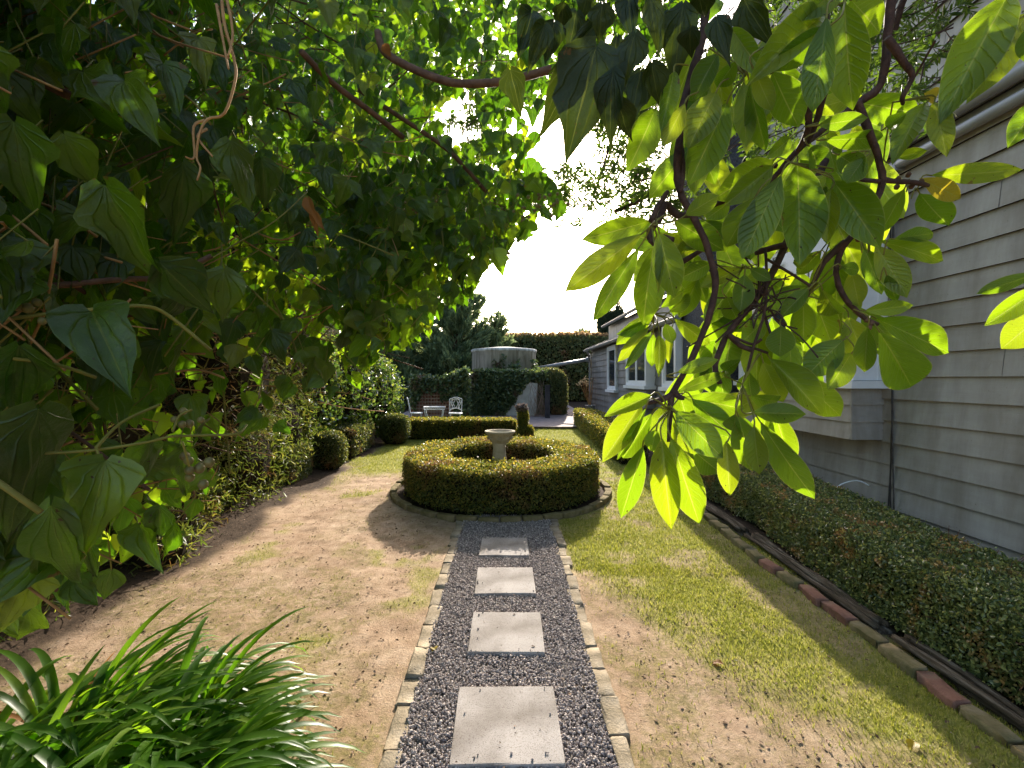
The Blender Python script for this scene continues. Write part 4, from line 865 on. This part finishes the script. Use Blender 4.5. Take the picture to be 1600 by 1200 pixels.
for b0, b1, w in (((530, 250), (370, 840), 390), ((430, 330), (255, 720), 220), ((620, 380), (565, 770), 170), ((300, 120), (250, 340), 160), ((650, 540), (690, 800), 150), ((180, 60), (120, 300), 150), ((560, 20), (540, 220), 170), ((420, 60), (380, 260), 150), ((590, 60), (290, 400), 110), ((740, 180), (660, 430), 190), ((830, 340), (850, 590), 160), ((770, 380), (720, 650), 180), ((250, 130), (170, 390), 130), ((820, -20), (850, 240), 130), ((700, -20), (720, 190), 140),
                  ((1000, 20), (940, 450), 200), ((1180, 90), (1230, 300), 140), ((1330, -10), (1440, 260), 170), ((1090, -20), (1100, 130), 150), ((920, 60), (880, 250), 120), ((640, 200), (600, 440), 120), ((1040, 150), (1020, 330), 130), ((480, -20), (430, 110), 120), ((60, 380), (120, 640), 150), ((350, 20), (330, 180), 120)):
    put(mb, VK, b0, b1, w, random.uniform(.8, 1.0), random.uniform(-.03, .05), random.uniform(-.35, .35), IVN[random.choice((0, 2, 4, 5, 8))])
mb.build('foliage', M_IVYSHADE, IV)
mb = MB()
for b0, b1, w, D in (((20, 190), (40, 340), 130, .55), ((165, 290), (245, 455), 110, .62), ((285, 255), (285, 390), 80, .8), ((140, 480), (200, 600), 120, .55), ((250, 410), (330, 500), 110, .68), ((60, 640), (20, 860), 140, .5), ((165, 720), (130, 880), 125, .52),
                     ((235, 685), (215, 800), 60, .58), ((250, 790), (245, 850), 50, .62), ((360, 220), (395, 330), 70, .9), ((190, 120), (240, 210), 90, .7), ((255, 100), (270, 180), 70, .8), ((310, 60), (320, 130), 60, .9), ((100, 210), (150, 300), 80, .62), ((30, 540), (0, 660), 110, .5),
                     ((350, 420), (345, 500), 80, .85), ((290, 700), (285, 790), 50, .7), ((80, 790), (100, 960), 90, .48), ((200, 530), (150, 580), 60, .6), ((410, 250), (420, 330), 60, 1.0), ((60, 860), (110, 930), 40, .55), ((140, 850), (150, 910), 30, .6), ((220, 820), (230, 880), 60, .65)):
    put(mb, VN, b0, b1, w * .86, D, random.uniform(-.06, .06), random.uniform(-.5, .5), random.choice(IVN))
mb.build('foliage', M_IVYN, IV)
M_TAN2 = simple('dry_twig', [(.3, (.22, .10, .035)), (.7, (.45, .24, .08))], 30, .8, .4, .002)
# vines, the dry hanging root, berries
def poly3(pts, D0, D1): 
    ds = np.linspace(D0, D1, len(pts)); return [at(x, y, d) for (x, y), d in zip(pts, ds)]
for pts, D0, D1, r in (([(-60, 412), (0, 416), (50, 424), (92, 434), (150, 470), (190, 520)], .6, .75, .0035), ([(-60, 470), (40, 452), (150, 440), (205, 436), (260, 432), (330, 400)], .6, .85, .0045), ([(590, 50), (600, 80), (640, 105), (690, 125), (725, 131), (790, 127), (862, 108)], 1.4, 1.25, .011),
                       ([(470, 80), (520, 130), (580, 175), (630, 215)], 1.3, 1.6, .009), ([(560, 140), (620, 180), (700, 235), (760, 300)], 1.6, 1.9, .008), ([(60, 120), (140, 140), (160, 128)], .7, .72, .006), ([(-80, 90), (0, 95), (60, 125), (110, 150)], .62, .7, .007)):
    MB().tube(poly3(pts, D0, D1), r * 1.0, 7).build('branch', M_TWIG, IV)
mb = MB()
for pts, D0, D1, r in (([(-60, 510), (60, 492), (160, 482), (222, 478), (262, 492), (330, 548)], .55, .7, .0035), ([(-80, 726), (-10, 716), (62, 709), (140, 704), (222, 692), (270, 681)], .48, .6, .0024), ([(150, 700), (190, 660), (250, 632)], .55, .62, .0028), ([(265, 682), (320, 680), (370, 678), (385, 664)], .62, .7, .0026), ([(20, 560), (90, 570), (150, 590)], .5, .56, .003), ([(236, 150), (290, 150), (330, 195)], .8, .85, .003), ([(255, 440), (310, 415), (370, 380), (430, 345), (480, 300)], .8, 1.15, .0022), ([(150, 700), (160, 725), (165, 740)], .55, .53, .002), ([(285, 690), (292, 715), (296, 730)], .6, .62, .002), ([(270, 675), (280, 650), (300, 640)], .6, .62, .002), ([(45, 500), (52, 470), (58, 450)], .58, .6, .003)):
    mb.tube(poly3(pts, D0, D1), r * .7, 6)
Pv, q = ivy_pts(170, .0, .8); Pv = Pv[q[:, 1] < 800]
for p in Pv:
    d = np.array([rng.normal(), rng.normal() * .5, -.4 + rng.normal() * .6]) * .11; mb.tube([p - d, p + rng.normal(size=3) * .02, p + d + np.array([0, 0, -.03])], rng.uniform(.0012, .003), 5, 3)
mb.build('vine', M_VINE, IV)
mb = MB(); Pv, q = ivy_pts(620, -.05, .9, lo=(-420, -420), hi=(620, 820))
for p in Pv:
    d = np.array([1, rng.normal() * .4, rng.normal() * .5]) * rng.uniform(.04, .13); mb.tube([p - d, p + rng.normal(size=3) * .018, p + d + rng.normal(size=3) * .02], rng.uniform(.0006, .0022), 4, 3)
mb.build('dry_twigs', M_TAN2, IV)
mb = MB(); Pv, q = ivy_pts(300, .2, 1.4); Pv = Pv[(q[:, 1] < 820)]
for p in Pv:
    d = np.array([rng.normal(), rng.normal() * .5, rng.normal() * .6]) * .14; mb.tube([p - d, p + rng.normal(size=3) * .03, p + d], rng.uniform(.0015, .0045), 5, 3)
mb.build('twigs', M_TWIG, IV)
mb = MB()
for q_ in ([(345, 0), (352, 40), (368, 90), (372, 130), (352, 170), (322, 190), (312, 220), (302, 245), (306, 262), (310, 282)], [(322, 190), (302, 205), (306, 240), (300, 250)], [(318, 200), (316, 225), (325, 240)], [(340, 10), (348, 60), (362, 110)], [(350, -10), (356, 50), (358, 90)]):
    mb.tube([p + rng.normal(size=3) * .004 for p in poly3(q_, .78, .74)], np.linspace(.0026, .0014, len(q_)), 6)
mb.build('aerial_root', M_TAN, IV)
def berries(px, py, D, n, r, sp):
    mb = MB(); c = at(px, py, D)
    for i in range(n): mb.ball(c + rng.normal(size=3) * sp * np.array([1, .6, .8]), r * rng.uniform(.8, 1.1), 8)
    mb.build('berry_cluster', M_BERRY, IV)
for a in ((302, 732, .63, 9, .0068, .010), (275, 655, .63, 5, .0055, .013), (50, 480, .57, 5, .006, .012), (860, 312, 1.7, 9, .007, .03), (800, 398, 1.8, 9, .007, .03), (835, 318, 1.8, 12, .007, .035), (640, 330, 1.6, 8, .006, .03), (815, 330, 1.75, 8, .007, .03)): berries(*a)
mb = MB()
for b0, b1, w in (((480, 310), (505, 362), 17), ((488, 330), (498, 372), 12), ((100, 305), (75, 325), 18), ((40, 140), (45, 200), 17), ((600, 70), (612, 90), 16)):
    put(mb, VN, b0, b1, w, random.uniform(.8, 1.3), .02, random.uniform(-.6, .6), IVN[0])
mb.build('dead_foliage', M_DEAD, IV)

# ------------------------------------------------------------------ the fine needled tree behind the magnolia
PD = thing('needle_leaved_tree', 'tree of fine narrow leaves hanging over the house wall near the sun', 'tree', (2.9, 1.9, .05))
mb = MB(); mb.tube([(2.9, 1.9, 0), (2.88, 1.95, 1.8), (2.7, 2.1, 3.4), (2.3, 2.5, 4.8), (1.9, 2.8, 5.6)], [.09, .08, .07, .05, .02], 10); mb.build('trunk', M_TWIG, PD)
def spray(seed):
    R = np.random.default_rng(seed); mb = MB(); n = 20
    s = np.linspace(.05, 1, n); th = np.arange(n) * 2.4
    P = np.stack([0 * s, s * .11, -.012 * s * s], -1); D = nrm(np.stack([np.cos(th) * .9, np.ones(n) * .75 + R.normal(size=n) * .15, np.sin(th) * .9 + .1], -1)); Z = nrm(np.cross(D, R.normal(size=(n, 3))))
    mb.scatter(T_NARROW, P, np.stack([np.cross(D, Z), D, Z], -1) * (.055 * R.uniform(.7, 1.1, n))[:, None, None] * np.array([1.7, 1, 1]))
    mb.tube([(0, 0, 0), (0, .06, -.003), (0, .115, -.012)], .0012, 3, 1, cap=False)
    V = np.concatenate(mb.V); F = [tuple(f) for a in mb.F for f in a]; return V, F, np.concatenate(mb.U)
SPR = [spray(i) for i in range(4)]
pods = [([(866, 262), (900, 240), (960, 250), (1010, 230), (1060, 240), (1070, 345), (1010, 350), (940, 330), (900, 352), (870, 320)], 85, 2.5, 3.3), ([(1000, 110), (1110, 40), (1130, 340), (1060, 350), (1010, 300)], 70, 2.2, 3.2), ([(1270, -60), (1500, -60), (1500, 60), (1450, 120), (1480, 180), (1400, 200), (1360, 150), (1280, 120)], 120, 1.7, 2.6),
        ([(690, 160), (760, 150), (770, 235), (700, 240)], 30, 2.8, 3.6), ([(1060, -40), (1290, -40), (1260, 330), (1080, 340)], 90, 2.2, 3.3), ([(860, 0), (1100, 0), (1060, 180), (880, 170)], 60, 2.4, 3.4), ([(925, 175), (1010, 170), (1010, 250), (940, 245)], 34, 2.6, 3.2)]
mb = MB(); tw = MB()
for poly, n, d0, d1 in pods:
    P = pix_poly(n, poly, 1.0, 0); D = rng.uniform(d0, d1, n); P = np.array([0, 0, 1.5]) + (P - np.array([0, 0, 1.5])) * D[:, None]
    dr = nrm(np.stack([-.5 + rng.normal(size=n) * .7, rng.normal(size=n) * .5, -.45 + rng.normal(size=n) * .5], -1)); Z = nrm(np.cross(dr, rng.normal(size=(n, 3)))); M = np.stack([np.cross(dr, Z), dr, Z], -1)
    w = rng.integers(0, 4, n)
    for i in range(4): mb.scatter(SPR[i], P[w == i], M[w == i] * 1.0)
    for p, d in list(zip(P, dr))[::2]: tw.tube([p - d * .28 + np.array([.08, 0, .10]), p - d * .12 + np.array([.015, 0, .015]), p], [.004, .0025, .0012], 4, 3, cap=False)
mb.build('foliage', M_POD, PD, smooth=False)
for pts, D0, D1, r in (([(1330, -80), (1240, 60), (1130, 200), (1020, 300), (960, 330)], 2.4, 2.9, .012), ([(1500, -120), (1420, -20), (1390, 80)], 2.0, 2.2, .014), ([(1000, -80), (990, 60), (960, 200), (930, 300)], 2.8, 3.0, .008)): tw.tube(poly3(pts, D0, D1), r, 6)
tw.build('twigs', M_BARK, PD)

# ------------------------------------------------------------------ magnolia: boughs and every big leaf
MG = thing('magnolia_tree', 'magnolia boughs with large sunlit yellow green leaves hanging before the house', 'tree', (1.9, .35, .0))
mb = MB(); mb.tube([(1.9, .35, 0), (1.85, .4, 1.2), (1.6, .6, 2.1), (1.2, .85, 2.6), (.9, 1.0, 2.9)], [.07, .06, .05, .035, .02], 10); mb.build('trunk', M_BARK, MG)
def bough(pts, D0, D1, r0, r1):
    n = len(pts); P = [at(x + random.uniform(-1.2, 1.2), y, d) for (x, y), d in zip(pts, np.linspace(D0, D1, n))]
    mb = MB(); mb.tube(P, np.linspace(r0, r1, n), 8, 5)
    V = mb.V[0]; c0 = V.reshape(-1, 8, 3).mean(1).repeat(8, 0); V[:] = c0 + (V - c0) * (.75 + .8 * fbm(V * 70, 3, 4)[:, None]) + (fbm(c0 * 22, 2, 9)[:, None] - .5) * .006; mb.build('branch', M_BARK, MG)
bough([(1150, -160), (1110, -20), (1095, 70), (1070, 150), (1061, 230), (1060, 290), (1078, 330), (1104, 385), (1117, 435), (1112, 485), (1092, 535), (1066, 588), (1048, 618)], .95, .97, .0075, .005)
bough([(1062, 225), (1067, 265), (1062, 300)], .97, .95, .006, .004)
bough([(1400, -160), (1394, -20), (1386, 60), (1376, 130), (1342, 160), (1290, 200), (1245, 236), (1195, 290), (1122, 318), (1088, 333)], .9, 1.05, .0078, .004)
bough([(1340, 158), (1352, 195), (1370, 240), (1377, 290), (1352, 345), (1318, 385), (1306, 425), (1316, 460), (1345, 492), (1372, 508)], .95, 1.05, .007, .004)
bough([(1322, 378), (1290, 408), (1270, 445), (1252, 478)], 1.0, 1.05, .006, .004)
bough([(1290, 250), (1230, 378), (1200, 440), (1168, 484), (1138, 522), (1121, 556), (1119, 580), (1124, 600)], 1.08, 1.02, .0072, .005)
bough([(1180, 395), (1226, 382)], 1.06, 1.06, .006, .006)
bough([(1138, 522), (1158, 540), (1175, 548)], 1.03, 1.02, .006, .004)
bough([(1048, 618), (1030, 626), (1008, 630)], .97, .95, .006, .004); bough([(1048, 618), (1046, 650), (1044, 690)], .97, .95, .006, .003); bough([(1050, 610), (1062, 620), (1070, 622)], .97, .96, .006, .004)
bough([(1088, 333), (1060, 338), (1040, 320), (1030, 340), (1015, 362), (1022, 380), (1035, 372), (1050, 376)], 1.05, .95, .007, .006); bough([(1018, 345), (1030, 320), (1042, 300)], .97, 1.0, .005, .004)
bough([(1098, 390), (1040, 430), (1020, 480)], 1.08, 1.05, .005, .004)
bough([(1385, 60), (1410, 95), (1425, 120), (1412, 150), (1412, 162)], .9, .95, .007, .003); bough([(1376, 285), (1340, 280), (1330, 278)], .98, 1.0, .004, .003); bough([(1378, 282), (1420, 284), (1450, 290)], .98, 1.05, .005, .004); bough([(1260, 150), (1262, 200), (1245, 236)], .9, .97, .006, .004); bough([(1290, 130), (1278, 180), (1262, 225)], .9, .98, .006, .004)
mb = MB()
for i in range(34): 
    a = at(1198 + random.uniform(-14, 10), random.uniform(440, 500), 1.04); b_ = a + rng.normal(size=3) * np.array([.05, .03, .05]); mb.tube([a, (a + b_) / 2 + rng.normal(size=3) * .008, b_], .0018, 4, 3, cap=False)
for pts in ([(1196, 390), (1198, 440), (1194, 490), (1178, 540), (1168, 580)], [(1194, 490), (1205, 525), (1214, 546)], [(1198, 405), (1240, 430), (1268, 448)], [(1150, 528), (1175, 538), (1190, 530)], [(1152, 540), (1180, 545), (1200, 552)]): mb.tube(poly3(pts, 1.05, 1.02), .0032, 5)
mb.build('twigs', M_BARK, MG)
mb = MB()
for (x, y) in ((1402, 283), (1418, 276), (1400, 295), (1423, 294), (1438, 287), (1353, 503), (1361, 508), (1357, 515), (1230, 256), (1210, 262), (1340, 377)):
    c = at(x, y, 1.04); mb.tube([c, c + np.array([.002, 0, .005]), c + np.array([.003, 0, .011])], [.0045, .006, .002], 7, 3)
mb.build('buds', M_TWIG, MG)
def n2(T): V = T[0].copy(); V[:, 0] *= 1.0; return (V, T[1], T[2])
VM = np.concatenate([[0], np.linspace(.04, .98, 15), [1]])
MAGT = [leafgrid(VM, w_mag, 8, 0, f, c, wv, s) for s, (f, c, wv) in enumerate([(.12, .10, .02), (.25, .2, .03), (.05, -.10, .02), (.3, .05, .035), (-.15, .12, .02), (.4, .25, .03)])]
CL = {
 'bottom': (.94, VG, [((450, 220), (180, 335), 105), ((390, 270), (162, 608), 150), ((420, 290), (235, 625), 60), ((455, 325), (250, 622), 150), ((530, 270), (460, 548), 130), ((400, 520), (265, 970), 150), ((510, 470), (555, 1015), 170), ((565, 470), (740, 1010), 195), ((590, 310), (872, 590), 190), ((640, 230), (1050, 312), 150), ((690, 240), (940, 485), 150), ((700, 550), (865, 690), 140), ((895, 490), (915, 820), 125), ((480, 420), (440, 560), 100), ((640, 400), (690, 560), 120)]),
 'low right': (.98, VG, [((965, 335), (1055, 682), 170), ((1060, 400), (1080, 690), 140), ((1100, 380), (1410, 860), 170), ((1050, 320), (1390, 335), 130), ((1030, 220), (1250, 290), 130), ((1030, 80), (1030, 240), 130), ((1110, 20), (1235, 272), 150), ((1150, 0), (1515, 330), 170), ((600, 200), (870, 95), 80), ((600, 85), (850, 10), 85), ((880, 80), (940, 30), 80), ((950, 330), (930, 470), 120)]),
 'left': (.90, VA, [((315, 150), (78, 222), 90), ((285, 195), (20, 395), 105), ((275, 245), (103, 505), 85), ((330, 235), (275, 527), 115), ((345, 190), (405, 422), 110), ((398, 145), (592, 268), 105), ((330, 240), (352, 380), 30), ((440, 130), (560, 60), 70)]),
 'small dark': (1.06, VA, [((330, 480), (200, 585), 62), ((310, 530), (190, 665), 48), ((320, 545), (225, 685), 36), ((325, 555), (318, 682), 46), ((345, 560), (350, 692), 42), ((370, 520), (395, 602), 46), ((390, 540), (378, 664), 30), ((400, 500), (532, 602), 62), ((350, 465), (442, 400), 42), ((380, 480), (475, 415), 46), ((300, 520), (215, 560), 50)]),
 'middle': (1.03, VF, [((590, 720), (690, 995), 160), ((640, 700), (735, 885), 125), ((560, 690), (355, 755), 75), ((570, 700), (420, 840), 95), ((540, 760), (545, 1005), 130), ((760, 975), (548, 1172), 175), ((780, 850), (885, 1112), 150), ((800, 1050), (690, 1235), 130), ((420, 900), (410, 1082), 145), ((330, 870), (215, 985), 115), ((150, 950), (108, 1152), 145), ((740, 580), (860, 600), 75), ((800, 600), (850, 805), 110), ((640, 490), (500, 625), 90), ((600, 520), (480, 560), 90), ((890, 900), (870, 1160), 110)]),
 'centre': (1.08, VF, [((0, 330), (135, 485), 125), ((200, 590), (-20, 690), 90), ((190, 620), (20, 890), 125), ((220, 620), (200, 825), 115), ((290, 590), (270, 765), 95), ((40, 560), (-120, 640), 100), ((-20, 420), (-160, 560), 110), ((120, 740), (180, 880), 110), ((330, 620), (420, 720), 100), ((-30, 640), (-130, 860), 110), ((250, 590), (360, 650), 70), ((-60, 560), (-240, 560), 95), ((-60, 480), (-280, 420), 100)]),
 'upper centre': (.95, VF, [((375, 5), (85, 205), 175), ((380, 30), (138, 232), 135), ((420, 80), (205, 545), 195), ((508, 18), (530, 558), 220), ((280, 200), (115, 475), 155), ((700, 110), (955, 445), 200), ((690, 150), (665, 452), 115), ((660, 80), (560, 160), 90), ((140, 225), (10, 330), 110), ((880, -20), (790, 100), 120)]),
 'right': (1.06, VF, [((1090, 155), (962, 405), 105), ((1230, 85), (1665, 70), 115), ((1170, 180), (1330, 388), 150), ((1030, 430), (1290, 385), 90), ((950, 440), (1362, 540), 115), ((870, 480), (972, 718), 110), ((930, 460), (1115, 742), 140), ((870, 820), (1148, 790), 85), ((930, 860), (1352, 1048), 165), ((950, 930), (1185, 1300), 235), ((990, 620), (1040, 760), 70)]),
 'top left': (.92, VK, [((1075, 250), (905, 690), 135), ((1180, 500), (1035, 772), 180), ((1240, 555), (1035, 1000), 205), ((850, 590), (735, 882), 170), ((1330, 440), (1335, 822), 115), ((1360, 450), (1445, 832), 110), ((1170, 270), (1235, 645), 110), ((1260, 150), (1412, 392), 120), ((950, 390), (885, 700), 100), ((1290, 330), (1180, 480), 110), ((1190, 290), (1050, 520), 130), ((1130, 320), (1080, 560), 100), ((1010, 560), (905, 760), 110)]),
 'top': (.80, VB, [((600, 18), (620, 582), 230), ((480, 80), (165, 330), 190), ((515, 140), (212, 390), 150), ((500, 90), (440, 585), 170), ((630, -5), (825, 195), 205), ((200, 392), (330, 712), 190), ((100, 380), (190, 610), 110), ((560, -60), (430, 60), 130)]),
 'top right': (.92, VB, [((1500, -30), (1190, 545), 250), ((1620, 60), (1305, 515), 190), ((1680, 560), (1520, 770), 130), ((1640, 120), (1590, 335), 110), ((1040, 570), (878, 822), 125), ((830, 700), (930, 630), 80), ((1090, 558), (1162, 832), 115), ((870, 870), (1042, 838), 62), ((450, 690), (722, 655), 95), ((480, 770), (852, 770), 110), ((560, 850), (720, 960), 130), ((400, 800), (480, 930), 120), ((700, 900), (820, 820), 90), ((300, 760), (210, 850), 90)]),
 'right edge': (.95, VE, [((1700, 20), (1380, 240), 120), ((1720, 160), (1443, 382), 165), ((1700, -60), (1408, 42), 80)]),
}
NODE = {'bottom': (1047, 640), 'low right': (1160, 600), 'left': (1018, 352), 'small dark': (1022, 490), 'middle': (1262, 462), 'centre': (1160, 420), 'upper centre': (1236, 254), 'right': (1362, 506), 'top left': (1165, 118), 'top': (1320, 2), 'top right': (1395, 160), 'right edge': (1640, 430)}
for nm, (D, vw, L) in CL.items():
    mb = MB(); st = MB()
    for i, (b0, b1, w) in enumerate(L):
        pet = []; d = D + random.uniform(-.06, .09)
        put(mb, vw, b0, b1, w * .98, d, random.uniform(-.07, .07), random.uniform(-.4, .4), random.choice(MAGT), pet)
        (B, dr) = pet[0]; nx, ny = NODE[nm]; Nd = at(nx, ny, D + .02); v = Nd - B; l = np.linalg.norm(v)
        if l > .12: v = v * .03 / l + -dr * .02
        st.tube([B + dr * .004, B - dr * min(.02, l * .4), B + v], .0016, 5, 3, cap=False)
    mb.build('foliage', M_MAG, MG); st.build('leaf_stalks', M_VINE, MG)
for a in ((VF, (1170, 100), (1422, 215), 105, 1.04, .03, .2, MAGT[0]), (VB, (1035, 515), (1138, 540), 80, .98, .02, .3, MAGT[1])): mb = MB(); put(mb, *a); tag(mb.build('leaf', M_YEL, MG), 'yellowed magnolia leaf')
mb = MB()
for i in range(170):
    x, y = random.uniform(960, 1400), random.uniform(20, 700)
    if not inpoly(np.array([[x, y]]), [(1040, 60), (1300, 20), (1400, 250), (1360, 470), (1260, 560), (1190, 690), (1010, 700), (1010, 640), (1080, 590), (1040, 420), (1080, 300)])[0]: continue
    a = random.gauss(math.pi / 2, .7); l = random.uniform(70, 122)
    put(mb, VN, (x, y), (x + l * math.cos(a), y + l * math.sin(a)), l * .42, random.uniform(1.12, 1.6), random.uniform(-.1, .1), random.uniform(-.6, .6), random.choice(MAGT))
mb.build('foliage', M_MAG, MG)

# ------------------------------------------------------------------ agapanthus, fallen leaves
AG = thing('agapanthus', 'clump of glossy strap leaves arching over the dirt in the bottom left corner', 'plant', (-1.5, 1.7, .05))
mb = MB()
def strap(p, az, el, L, w, droop, roll):
    n = 12; s = np.linspace(0, 1, n); e = el - droop * s ** 1.4; ds = L / (n - 1); q = [np.array(p, float)]
    for i in range(1, n): q.append(q[-1] + ds * np.array([math.cos(az + roll * s[i]) * math.cos(e[i]), math.sin(az + roll * s[i]) * math.cos(e[i]), math.sin(e[i])]))
    q = np.array(q); T = nrm(np.gradient(q, axis=0)); sd = nrm(np.cross(T, [0, 0, 1.0])); nn = np.cross(sd, T); ww = w * np.interp(s, [0, .15, .6, .9, 1], [.7, 1, .95, .5, .04]) / 2
    V = np.concatenate([q + sd * ww[:, None] + nn * ww[:, None] * .35, q, q - sd * ww[:, None] + nn * ww[:, None] * .35]); F = []
    for i in range(n - 1): F += [(i, n + i, n + i + 1, i + 1), (n + i, 2 * n + i, 2 * n + i + 1, n + i + 1)]
    mb.add(V, F)
cs = [(-1.55, 1.72), (-1.35, 1.55), (-1.75, 1.85), (-1.3, 1.8), (-1.6, 1.45), (-1.9, 1.6), (-1.15, 1.5)]
for i in range(820):
    c = random.choice(cs); a = random.gauss(-.15, .85) if random.random() < .82 else random.uniform(0, 6.28)
    r = random.random() ** .5 * .13; p = (c[0] + r * math.cos(a), c[1] + r * math.sin(a), float(g(c[1])) + random.uniform(0, .03))
    strap(p, a, random.gauss(.92, .22), random.uniform(.34, .64), random.uniform(.028, .044), random.uniform(1.0, 2.0), random.uniform(-.5, .5))
mb.build('foliage', M_STRAP, AG)
mb = MB()
for i in range(26):
    c = random.choice(cs); a = random.uniform(0, 6.28); strap((c[0], c[1], float(g(c[1])) + .02), a, random.gauss(.5, .25), random.uniform(.25, .45), random.uniform(.012, .022), random.uniform(.6, 1.2), random.uniform(-.8, .8))
mb.build('dead_blades', M_DEAD, AG)
mb = MB()
for c in cs:
    for k in range(9): a = k * .7; mb.tube([(c[0] + .05 * math.cos(a), c[1] + .05 * math.sin(a), float(g(c[1])) - .02), (c[0] + .09 * math.cos(a), c[1] + .09 * math.sin(a), float(g(c[1])) + .10)], [.02, .012], 6, 1)
mb.build('stems', M_VINE, AG)
for (px, py, col, a, l) in ((680, 1022, M_YEL, .4, 'curled yellow leaf fallen on the gravel path'), (1130, 1042, M_DEAD, 1.0, 'brown curled leaf fallen on the right lawn'), (1430, 1168, M_YEL, 2.2, 'pale yellow leaf fallen in the shade at the bottom right of the lawn'), (912, 950, M_MAUVE, .2, 'pinkish dry leaf beside the right path edging'), (1165, 990, M_YEL, .9, 'small yellow leaf on the sunny edge of the right lawn')):
    D = 1117.5 / (py - 572); p = at(px, py, D); p[2] = float(ground_z(np.array([p[0]]), np.array([D]))[0]) + .012 + (.02 if abs(p[0]) < .44 else 0)
    c, s = math.cos(a), math.sin(a); M = np.array([[c, -s, 0], [s, c, 0], [0, 0, 1]]) * (.055 if 'small' not in l else .03)
    mb = MB(); mb.scatter((MAGT[5][0] * np.array([.8, 1, 1]), MAGT[5][1], MAGT[5][2]), p[None], M[None]); tag(mb.build('fallen_leaf', col, loc=tuple(p)), l, 'fallen leaf')
